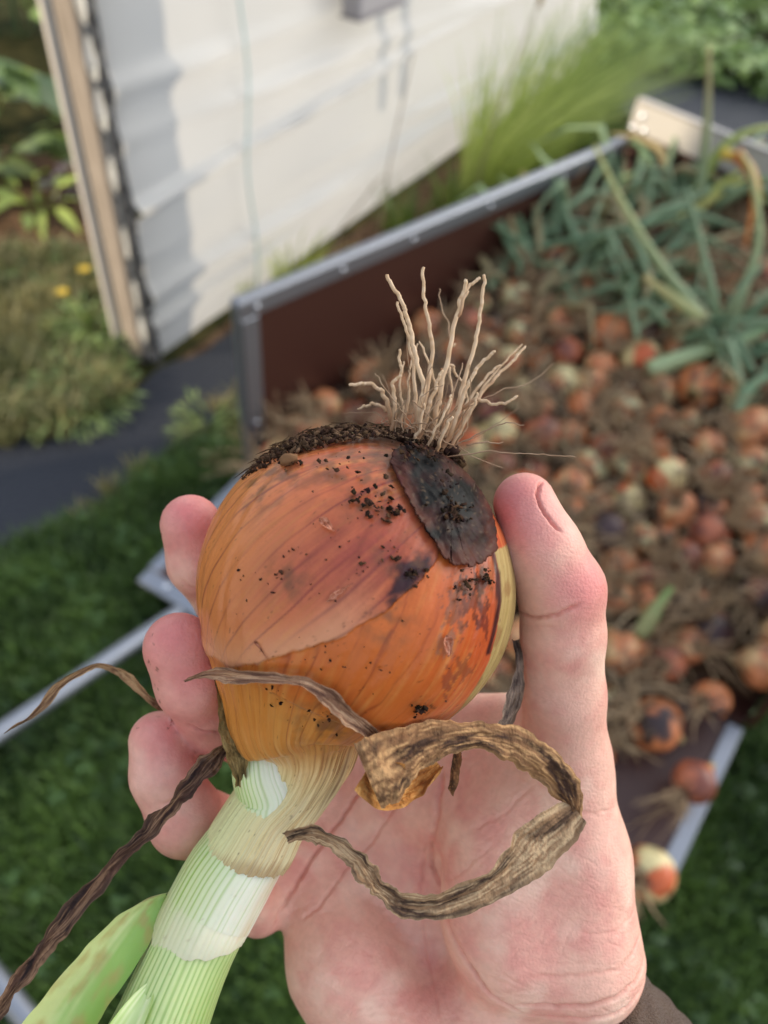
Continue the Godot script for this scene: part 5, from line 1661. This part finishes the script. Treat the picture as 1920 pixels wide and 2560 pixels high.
	# roots
	var roots := [
		[[Vector3(1.683, 3.66, 0.5), Vector3(1.6, 4.402, 0.7), Vector3(1.686, 5.212, 0.9), Vector3(1.456, 6.085, 1), Vector3(1.275, 6.89, 1.1), Vector3(1.084, 7.358, 1.2), Vector3(0.755, 7.985, 1.3)], 0.095],
		[[Vector3(1.459, 4.02, 0.3), Vector3(1.512, 5.018, 0.2), Vector3(1.426, 6.128, 0.2), Vector3(1.204, 6.992, 0.2), Vector3(1.031, 7.585, 0.2)], 0.07],
		[[Vector3(1.554, 3.854, 0.1), Vector3(1.764, 5.032, 0.1), Vector3(1.963, 6.025, 0.1), Vector3(1.87, 6.992, 0.2), Vector3(1.747, 7.733, 0.2), Vector3(1.717, 8.479, 0.3)], 0.085],
		[[Vector3(1.962, 3.575, 0.5), Vector3(2.065, 4.716, 0.6), Vector3(2.251, 5.666, 0.7), Vector3(2.518, 6.846, 0.8), Vector3(2.688, 7.536, 0.9), Vector3(2.796, 7.912, 1)], 0.095],
		[[Vector3(2.554, 6.966, 0.8), Vector3(2.759, 7.536, 0.9), Vector3(2.95, 7.87, 0.9), Vector3(3.141, 8.037, 0.9)], 0.075],
		[[Vector3(2.159, 3.529, 0.3), Vector3(2.567, 4.682, 0.4), Vector3(2.874, 5.703, 0.5), Vector3(3.118, 6.676, 0.5), Vector3(3.226, 7.5, 0.6), Vector3(3.298, 8.171, 0.7)], 0.085],
		[[Vector3(2.19, 3.559, 0.7), Vector3(2.592, 4.556, 0.9), Vector3(2.891, 5.374, 1), Vector3(3.176, 5.789, 1), Vector3(3.517, 6.088, 1.1)], 0.08],
		[[Vector3(2.501, 3.872, -0.1), Vector3(3.076, 4.825, -0.2), Vector3(3.72, 5.661, -0.3), Vector3(4.217, 6.123, -0.4), Vector3(4.591, 6.576, -0.5)], 0.07],
		[[Vector3(2.582, 4.333, -0.3), Vector3(3.214, 5.345, -0.3), Vector3(3.669, 5.85, -0.3), Vector3(3.897, 5.977, -0.3)], 0.06],
		[[Vector3(2.552, 4.582, 0.7), Vector3(3.069, 4.89, 0.9), Vector3(3.484, 4.757, 1), Vector3(3.8, 4.766, 1.1), Vector3(4.072, 4.943, 1.1)], 0.065],
		[[Vector3(0.882, 4.082, 0.3), Vector3(0.954, 4.866, 0.4), Vector3(0.929, 5.338, 0.5), Vector3(1.123, 5.642, 0.5), Vector3(1.085, 6.229, 0.6)], 0.075],
		[[Vector3(0.933, 4.288, 0.1), Vector3(0.735, 4.956, 0.2), Vector3(0.538, 5.248, 0.3), Vector3(0.196, 5.379, 0.4), Vector3(-0.215, 5.314, 0.5)], 0.08],
		[[Vector3(0.761, 4.686, -0.1), Vector3(0.46, 4.912, -0.1), Vector3(0.247, 4.862, -0.1), Vector3(-0.016, 4.749, -0.1)], 0.06],
		[[Vector3(1.588, 3.8, 0.7), Vector3(1.853, 4.676, 0.9), Vector3(2.037, 5.255, 1), Vector3(2.125, 5.592, 1.1)], 0.075],
		[[Vector3(1.875, 3.81, -0.1), Vector3(2.195, 4.951, -0.2), Vector3(1.919, 5.958, -0.2), Vector3(1.672, 6.659, -0.3)], 0.05],
		[[Vector3(1.209, 4.237, 0), Vector3(1.337, 5.187, -0.1), Vector3(1.39, 5.832, -0.2), Vector3(1.621, 6.584, -0.3)], 0.045],
		[[Vector3(2.275, 3.438, 0.7), Vector3(2.771, 4.318, 0.9), Vector3(2.962, 4.662, 1), Vector3(3.045, 5.026, 1.1)], 0.06],
		[[Vector3(1.996, 3.364, 0.9), Vector3(2.188, 4.048, 1.2), Vector3(2.414, 4.388, 1.3)], 0.07],
		[[Vector3(1.698, 3.484, 0.9), Vector3(1.953, 3.989, 1.2), Vector3(2.262, 4.621, 1.3), Vector3(2.379, 4.972, 1.3)], 0.05],
		[[Vector3(1.404, 3.731, 0.8), Vector3(1.575, 4.069, 1), Vector3(1.724, 4.766, 1.1)], 0.06],
		[[Vector3(2.195, 5.832, -0.2), Vector3(2.519, 5.977, -0.3), Vector3(2.708, 5.661, -0.3), Vector3(2.961, 5.218, -0.3), Vector3(2.825, 4.574, -0.2)], 0.05],
		[[Vector3(1.063, 4.07, -0.2), Vector3(1.191, 4.712, -0.3), Vector3(1.092, 5.488, -0.4), Vector3(1.222, 6.142, -0.5)], 0.05],
		[[Vector3(2.281, 4.228, -0.5), Vector3(2.545, 5.264, -0.6), Vector3(2.464, 6.31, -0.7), Vector3(2.683, 6.697, -0.7)], 0.05],
		[[Vector3(2.728, 4.228, -0.5), Vector3(3.134, 5.022, -0.7), Vector3(3.872, 5.961, -0.9), Vector3(4.571, 6.72, -1.1)], 0.045],
		[[Vector3(2.235, 3.34, 0.9), Vector3(3.399, 3.527, 1.1), Vector3(4.423, 3.441, 1.3), Vector3(5.495, 3.341, 1.4)], 0.022],
		[[Vector3(2.835, 3.775, 0.3), Vector3(3.387, 3.836, 0.3), Vector3(3.829, 3.799, 0.3)], 0.03],
		[[Vector3(2.549, 6.785, -1.1), Vector3(2.505, 7.335, -1.2), Vector3(2.302, 7.889, -1.3), Vector3(2.275, 8.392, -1.3)], 0.03],
		[[Vector3(3.154, 4.894, 0.2), Vector3(3.91, 5.256, 0.1), Vector3(4.549, 5.421, 0), Vector3(5.256, 6.001, -0.1)], 0.018],
		[[Vector3(2.57, 3.696, 0.5), Vector3(3.118, 3.392, 0.5), Vector3(3.802, 3.155, 0.4)], 0.018],
	]
	var rn := RandomNumberGenerator.new()
	rn.seed = 12
	# hair thin roots tangled round the foot of the thick ones
	for k in 46:
		var b0: Vector3 = (Vector3(1.082, 3.916, 0.1) as Vector3).lerp(Vector3(2.58, 3.583, 0.4), rn.randf()) + Vector3(0, rn.randf_range(-0.1, 0.2), rn.randf_range(-0.5, 0.5))
		var dir := Vector3(rn.randf_range(-0.9, 1.1), rn.randf_range(0.1, 1.2), rn.randf_range(-0.6, 0.6))
		var len := rn.randf_range(0.7, 2.2)
		var w1 := Vector3(rn.randf_range(-0.4, 0.4), rn.randf_range(-0.3, 0.3), rn.randf_range(-0.3, 0.3))
		var w2 := Vector3(rn.randf_range(-0.5, 0.5), rn.randf_range(-0.5, 0.3), rn.randf_range(-0.3, 0.3))
		roots.append([[b0, b0 + dir * len * 0.3 + w1 * 0.5, b0 + dir * len * 0.6 + w1, b0 + dir * len + w2], rn.randf_range(0.012, 0.034)])
	for e in roots:
		var rows := []
		for i in e[0].size(): rows.append([e[0][i], 0.0])
		var sp := spline(rows, 9)
		var p := PackedVector3Array()
		var rr := PackedFloat32Array()
		var cc := PackedColorArray()
		var tone := rn.randf()
		for i in sp.size():
			var f := float(i) / (sp.size() - 1)
			var wob := Vector3(nf.get_noise_2d(i * 1.3, tone * 900.0), nf.get_noise_2d(i * 1.3, tone * 900.0 + 99.0), 0) * 0.07
			p.append((sp[i][0] as Vector3) + wob)
			rr.append(float(e[1]) * (0.80 - 0.30 * f) * (1.0 + 0.12 * nf.get_noise_2d(i * 5.0, tone * 500.0)) * (0.8 if i == sp.size() - 1 else 1.0))
			var c := lin(194, 160, 122).lerp(lin(218, 192, 160), clampf(0.5 + nf.get_noise_2d(i * 6.0, tone * 300.0), 0.0, 1.0))
			c = c.lerp(lin(150, 108, 74), clampf(0.75 * sst(0.3, 0.0, f) + 0.4 * tone * (1.0 - f) + 0.5 * maxf(0.0, nf.get_noise_2d(i * 11.0, tone * 77.0)), 0.0, 0.9))
			if float(e[1]) < 0.04: c = c.lerp(lin(120, 90, 68), 0.6)
			cc.append(c)
		s = SB.new()
		s.tube(p, rr, 10, cc, 0.06, nf)
		put("root", s.mesh(0.01), M.root, t)

	# soil: the crown of the root plate, the crust on the upper rim, crumbs all over
	s = SB.new()
	for k in 130:
		var f := rn.randf()
		var q := (Vector3(1.057, 3.854, 0.1) as Vector3).lerp(Vector3(2.589, 3.468, 0.3), f) + Vector3(rn.randf_range(-0.35, 0.35), rn.randf_range(-0.3, 0.22), rn.randf_range(-0.7, 0.5))
		var r := rn.randf_range(0.06, 0.2)
		s.blob(q, Vector3(r, r * 0.7, r), Basis(Vector3(0.3, 0.5, 0.8).normalized(), rn.randf() * TAU), lin(42, 30, 26).lerp(lin(84, 62, 46), rn.randf()), 6, 8, 0.9, nf)
	put("root_plate", s.mesh(0.01), M.soil, t)
	s = SB.new()
	for k in 1500:
		# crust along the upper left rim
		var f := rn.randf()
		var an := lerpf(deg_to_rad(136.0), deg_to_rad(74.0), f)
		var rad := R * (1.0 - 0.13 * pow(rn.randf(), 1.6) * (0.35 + 0.65 * sin(PI * f)))
		var q := Vector2(cos(an), sin(an)) * rad
		var r := (0.014 + 0.075 * pow(rn.randf(), 3.0)) * (0.6 + 0.6 * sin(PI * f))
		var p := on_bulb(q, r * 0.5)
		p.z = rn.randf_range(-0.6, 1.0) * (1.0 if rad > R * 0.97 else 0.0) + p.z * (0.5 if rad > R * 0.97 else 1.0)
		if rad > R * 0.97: p = p.normalized() * (R + r * 0.6)
		s.blob(p, Vector3(r * 1.3, r * 0.5, r), Basis(Vector3(0.5, 0.3, 0.8).normalized(), rn.randf() * TAU), lin(50, 36, 29).lerp(lin(118, 92, 70), rn.randf() * rn.randf()), 4, 6, 1.0, nf)
	for k in 80:
		var an := lerpf(deg_to_rad(134.0), deg_to_rad(72.0), rn.randf())
		var p := Vector3(cos(an), sin(an), rn.randf_range(-0.1, 0.12)).normalized() * (R + 0.06)
		var d := Vector3(-sin(an), cos(an), 0) * rn.randf_range(-0.8, 0.8) + Vector3(cos(an), sin(an), 0) * rn.randf_range(0.0, 0.16)
		var c := lin(56, 42, 34).lerp(lin(110, 86, 62), rn.randf())
		s.tube(PackedVector3Array([p, p + d * 0.5 + Vector3(0, 0.03, 0), p + d]), PackedFloat32Array([0.016, 0.02, 0.005]), 4, PackedColorArray([c, c, c]))
	tag(put("soil_crust", s.mesh(0.01), M.soil, bulb), "", "", "", "stuff")
	s = SB.new()
	var clusters := [[Vector2(0.375, 2.198), 34, 0.42, 0.05], [Vector2(0.736, 2.043), 20, 0.3, 0.06], [Vector2(-0.279, 3.009), 22, 0.45, 0.035], [Vector2(-1.590, 3.158), 16, 0.35, 0.05], [Vector2(0.785, 1.135), 10, 0.2, 0.045], [Vector2(0.284, 0.892), 8, 0.3, 0.03], [Vector2(1.340, 0.579), 26, 0.22, 0.04], [Vector2(3.049, 0.487), 26, 0.16, 0.05], [Vector2(2.626, 0.260), 22, 0.28, 0.05], [Vector2(2.228, 1.886), 40, 0.3, 0.05], [Vector2(1.981, 2.479), 24, 0.35, 0.045], [Vector2(1.774, 3.426), 50, 0.35, 0.045], [Vector2(1.304, 3.457), 50, 0.35, 0.045], [Vector2(-1.247, 1.229), 10, 1.2, 0.03], [Vector2(-2.088, 0.092), 12, 0.6, 0.03], [Vector2(-1.601, 0.621), 6, 0.12, 0.05], [Vector2(-0.624, -1.179), 14, 0.4, 0.025], [Vector2(1.485, -2.564), 10, 0.16, 0.055], [Vector2(-0.712, 0.147), 20, 1.4, 0.022], [Vector2(0.988, -1.302), 18, 1.0, 0.022], [Vector2(-1.690, -2.177), 10, 0.3, 0.03], [Vector2(-0.701, -2.857), 16, 0.5, 0.03]]
	for e in clusters:
		for k in e[1]:
			var q: Vector2 = e[0] + Vector2(rn.randfn(0, 0.6), rn.randfn(0, 0.6)) * float(e[2])
			var r: float = float(e[3]) * (0.3 + 1.3 * pow(rn.randf(), 2.0))
			var lift := 0.05 if not Geometry2D.is_point_in_polygon(q, flap_area) else 0.16
			s.blob(on_bulb(q, lift), Vector3(r * rn.randf_range(0.8, 1.6), r * 0.45, r), Basis(Vector3(0.3, 0.8, 0.5).normalized(), rn.randf() * TAU), lin(30, 23, 21).lerp(lin(96, 70, 50), rn.randf() * rn.randf()), 5, 7, 1.5, nf)
	# a pebble of clay on the rim and two clods by the neck
	s.blob(on_bulb(Vector2(-1.554, 3.156), 0.1), Vector3(0.24, 0.14, 0.16), Basis(Vector3.BACK, 0.3), lin(122, 90, 66), 8, 10, 0.5, nf)
	for e in [[Vector3(-2.807, -3.605, 0.7), 0.13], [Vector3(-2.746, -3.87, 0.7), 0.1], [Vector3(-2.885, -4.512, 0.8), 0.13], [Vector3(-2.957, -4.68, 0.8), 0.09]]:
		s.blob(e[0], Vector3(1, 0.8, 0.7) * float(e[1]), Basis(Vector3.BACK, 1.0), lin(36, 28, 26), 7, 9, 0.9, nf)
	tag(put("soil_crumbs", s.mesh(0.01), M.soil, bulb), "", "", "", "stuff")
	# scraps of torn skin on the bulb
	for e in [[Vector2(-0.746, 1.787), Vector2(-0.409, 1.536), 0.22], [Vector2(-0.530, 0.050), Vector2(-0.062, 0.400), 0.16], [Vector2(2.022, -0.735), Vector2(2.088, -1.231), 0.26], [Vector2(-2.201, -0.915), Vector2(-1.847, -1.315), 0.06]]:
		var a := on_bulb(e[0], 0.07)
		var b := on_bulb(e[1], 0.09)
		dry(bulb, [[a, 0.05, 0.0], [a.lerp(b, 0.35) + Vector3(0.02, 0.03, 0.05), e[2], 15.0], [b, float(e[2]) * 0.4, 30.0]], 6, 0.3, lin(140, 76, 52), lin(180, 108, 80), lin(208, 156, 132), e[2] * 100.0, 0.02, "skin_scrap")
	# torn scrap on the left outline
	dry(bulb, [[Vector3(-4.13, 0.405, 0.4), 0.1, 0.0], [Vector3(-3.917, 0.046, 1.1), 0.3, 30.0], [Vector3(-3.615, -0.261, 1.5), 0.22, 10.0], [Vector3(-3.39, -0.724, 1.9), 0.12, 0.0]], 8, 0.5, lin(60, 44, 32), lin(130, 96, 64), lin(190, 160, 120), 21.0, 0.05, "skin_scrap")

	# dry leaves
	var dk := lin(46, 34, 30)
	var md := lin(118, 82, 56)
	var pl := lin(196, 158, 112)
	dry(t, [[Vector3(-4.231, -2.194, 1.8), 0.07, 0.0], [Vector3(-3.57, -1.938, 2.1), 0.24, 10.0], [on_bulb(Vector2(-2.528, -1.659), 0.3), 0.32, 20.0], [on_bulb(Vector2(-1.476, -1.558), 0.32), 0.26, 35.0], [on_bulb(Vector2(-0.744, -1.732), 0.26), 0.26, 20.0], [on_bulb(Vector2(-0.245, -2.243), 0.24), 0.42, -5.0], [on_bulb(Vector2(0.209, -2.774), 0.2), 0.38, 0.0], [on_bulb(Vector2(0.729, -3.414), 0.15), 0.22, 10.0]], 12, 0.45, lin(94, 66, 54), lin(146, 108, 84), lin(196, 160, 128), 1.0, 0.04)
	dry(t, [[Vector3(-3.29, -4.097, -0.6), 0.4, 10.0], [Vector3(-3.758, -4.51, 0.2), 0.5, 20.0], [Vector3(-4.252, -5.002, 0.7), 0.52, -25.0], [Vector3(-4.771, -5.538, 1), 0.46, 40.0], [Vector3(-5.357, -6.208, 1.1), 0.42, -30.0], [Vector3(-6.264, -7.059, 1.3), 0.46, 30.0], [Vector3(-7.175, -8.121, 1.5), 0.56, -20.0], [Vector3(-7.927, -9.046, 1.5), 0.46, 45.0], [Vector3(-8.447, -9.74, 1.5), 0.34, -10.0], [Vector3(-9.025, -10.607, 1.5), 0.36, 30.0], [Vector3(-9.718, -11.474, 1.5), 0.3, 0.0]], 14, 0.5, lin(44, 34, 34), lin(86, 62, 52), lin(152, 120, 94), 2.0, 0.07)
	dry(t, [[Vector3(-5.596, -3.685, -1.5), 0.3, 10.0], [Vector3(-6.043, -3.343, -1.3), 0.3, 10.0], [Vector3(-6.533, -2.73, -1.1), 0.3, 20.0], [Vector3(-6.957, -2.447, -1), 0.28, 30.0], [Vector3(-7.507, -2.336, -0.9), 0.22, 40.0], [Vector3(-8.333, -2.863, -0.7), 0.2, 20.0], [Vector3(-9.015, -3.622, -0.5), 0.18, 30.0], [Vector3(-9.707, -4.062, -0.3), 0.06, 0.0]], 10, 0.6, lin(100, 74, 58), lin(150, 116, 84), lin(196, 164, 122), 5.0, 0.04)
	# the long curled leaf on the right: out from the neck, round and back to the front of the bulb
	dry(t, [[Vector3(-1.791, -6.264, 1.3), 0.35, 0.0], [Vector3(-1.212, -5.999, 1.6), 0.40, 14.0], [Vector3(-0.651, -6.032, 1.9), 0.37, 7.0], [Vector3(-0.009, -6.417, 2.1), 0.54, -7.0], [Vector3(0.349, -6.854, 2.1), 0.48, 17.5], [Vector3(0.662, -7.19, 2.1), 0.48, 7.0], [Vector3(1.245, -7.526, 2.1), 0.65, 3.5], [Vector3(2.029, -7.548, 2.1), 0.72, -5.6], [Vector3(3.105, -7.183, 2), 0.74, -10.5], [Vector3(3.985, -6.666, 1.8), 1.06, -3.5], [Vector3(4.71, -6.091, 1.6), 1.22, 3.5], [Vector3(5.569, -5.579, 1.2), 0.64, 21.0]], 14, 0.22, lin(66, 50, 42), lin(140, 110, 82), lin(194, 166, 130), 8.0, 0.06)
	dry(t, [[Vector3(5.594, -5.948, 1.1), 0.35, 28.0], [Vector3(5.428, -5.321, 1.2), 0.64, 14.0], [Vector3(4.984, -4.642, 1.4), 0.84, 3.5], [Vector3(4.345, -4.035, 1.7), 0.93, -7.0], [Vector3(3.571, -3.61, 1.9), 0.77, -17.5], [Vector3(2.679, -3.38, 2.3), 0.72, -14.0], [Vector3(1.822, -3.394, 2.7), 0.99, -3.5], [Vector3(1.13, -3.592, 3.1), 1.30, 3.5], [Vector3(0.632, -3.855, 3.45), 1.68, 8.4], [Vector3(0.332, -3.983, 3.5), 1.74, 9.8]], 14, -0.28, lin(62, 45, 36), lin(124, 90, 62), lin(194, 152, 106), 11.0, 0.06)
	dry(t, [[Vector3(0.496, -3.889, 3.35), 1.3, 10.0], [Vector3(0.738, -4.474, 2.8), 1.0, 30.0], [Vector3(1.357, -4.581, 2.1), 0.7, 45.0], [Vector3(2.058, -4.241, 1.7), 0.4, 60.0]], 10, 0.5, lin(150, 96, 54), lin(196, 132, 70), lin(224, 172, 104), 17.0, 0.06)  # orange underside; sunlit warmth of the leaf end painted into the colour
	dry(t, [[Vector3(4.302, -1.558, -0.6), 0.22, 0.0], [Vector3(4.33, -2.201, -0.1), 0.34, 20.0], [Vector3(4.166, -2.943, 0.2), 0.36, -10.0], [Vector3(3.832, -3.537, 0.6), 0.4, 10.0], [Vector3(3.281, -3.73, 1.1), 0.3, 0.0]], 10, 0.6, lin(84, 70, 64), lin(126, 108, 96), lin(170, 148, 128), 14.0, 0.05)
	dry(t, [[Vector3(2.691, -3.989, 1.1), 0.9, 80.0], [Vector3(2.552, -4.569, 0.7), 0.95, 85.0], [Vector3(2.449, -5.242, 0.5), 0.8, 80.0]], 8, 0.4, lin(60, 46, 38), lin(112, 78, 56), lin(160, 120, 84), 23.0, 0.06)

func stalk(t: Node3D, called: String, rows: Array, kind: int) -> void:
	var sp := spline(rows, 16)
	var s := SB.new()
	var cols := 220
	var n := sp.size()
	for i in n:
		var f := float(i) / (n - 1)
		var c: Vector3 = sp[i][0]
		var tg: Vector3 = ((sp[mini(i + 1, n - 1)][0] as Vector3) - sp[maxi(i - 1, 0)][0]).normalized()
		var up := (Vector3.BACK - tg * tg.z).normalized()
		var rt := Vector3.BACK.cross(tg).normalized()
		for j in cols:
			var th := TAU * j / cols
			var k := absf(fposmod(th * 46.0 / TAU + 0.3 * nz.get_noise_2d(th * 30.0, f * 9.0), 1.0) - 0.5) * 2.0
			var line := sst(0.55, 0.95, k)
			var rr: float = sp[i][1] * (1.0 + 0.012 * (1.0 - line) + 0.03 * nz.get_noise_2d(th * 12.0, f * 20.0))
			if i == n - 1 and kind == 0: rr -= 0.03
			var p := c + (up * cos(th) + rt * sin(th)) * rr
			if kind == 0: p += tg * (0.2 * nz.get_noise_1d(th * 26.0) - 0.55 * sst(0.0, 1.0, sin(th) * 0.5 + 0.5) + 0.25) * sst(0.8, 1.0, f)
			s.v.append(p)
			var side := sin(th)
			var col: Color
			if kind == 0:
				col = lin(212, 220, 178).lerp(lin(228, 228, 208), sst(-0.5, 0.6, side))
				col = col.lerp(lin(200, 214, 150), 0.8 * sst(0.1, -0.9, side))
				col = col.lerp(lin(150, 182, 84), (0.85 * sst(0.3, -0.5, side) + 0.45 * sst(0.6, 0.8, nf.get_noise_1d(floorf(th * 46.0 / TAU) * 40.0) + 0.75)) * line * sst(1.05, 0.8, f))
				col = col.lerp(lin(216, 210, 176), 0.7 * sst(0.74, 0.95, f + 0.06 * nz.get_noise_1d(th * 50.0)))
				col = col.lerp(lin(190, 160, 110), 0.7 * sst(0.975, 1.0, f))
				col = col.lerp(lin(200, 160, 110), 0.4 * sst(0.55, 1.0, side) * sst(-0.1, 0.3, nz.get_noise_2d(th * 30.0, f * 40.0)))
			else:
				col = lin(206, 220, 156).lerp(lin(122, 164, 72), line * 0.85)
				col = col.lerp(lin(120, 158, 72), 0.35 * sst(0.0, 1.0, f) + 0.35 * sst(0.2, 0.9, side))
				col = col.lerp(lin(222, 222, 170), 0.5 * sst(0.25, 0.0, f))
			s.c.append(col.lerp(lin(150, 120, 80), 0.25 * sst(0.5, 0.6, nf.get_noise_3d(p.x * 20.0, p.y * 20.0, p.z * 20.0))))
	s.quad_grid(0, n, cols, true)
	put(called, s.mesh(0.01), M.stem, t)
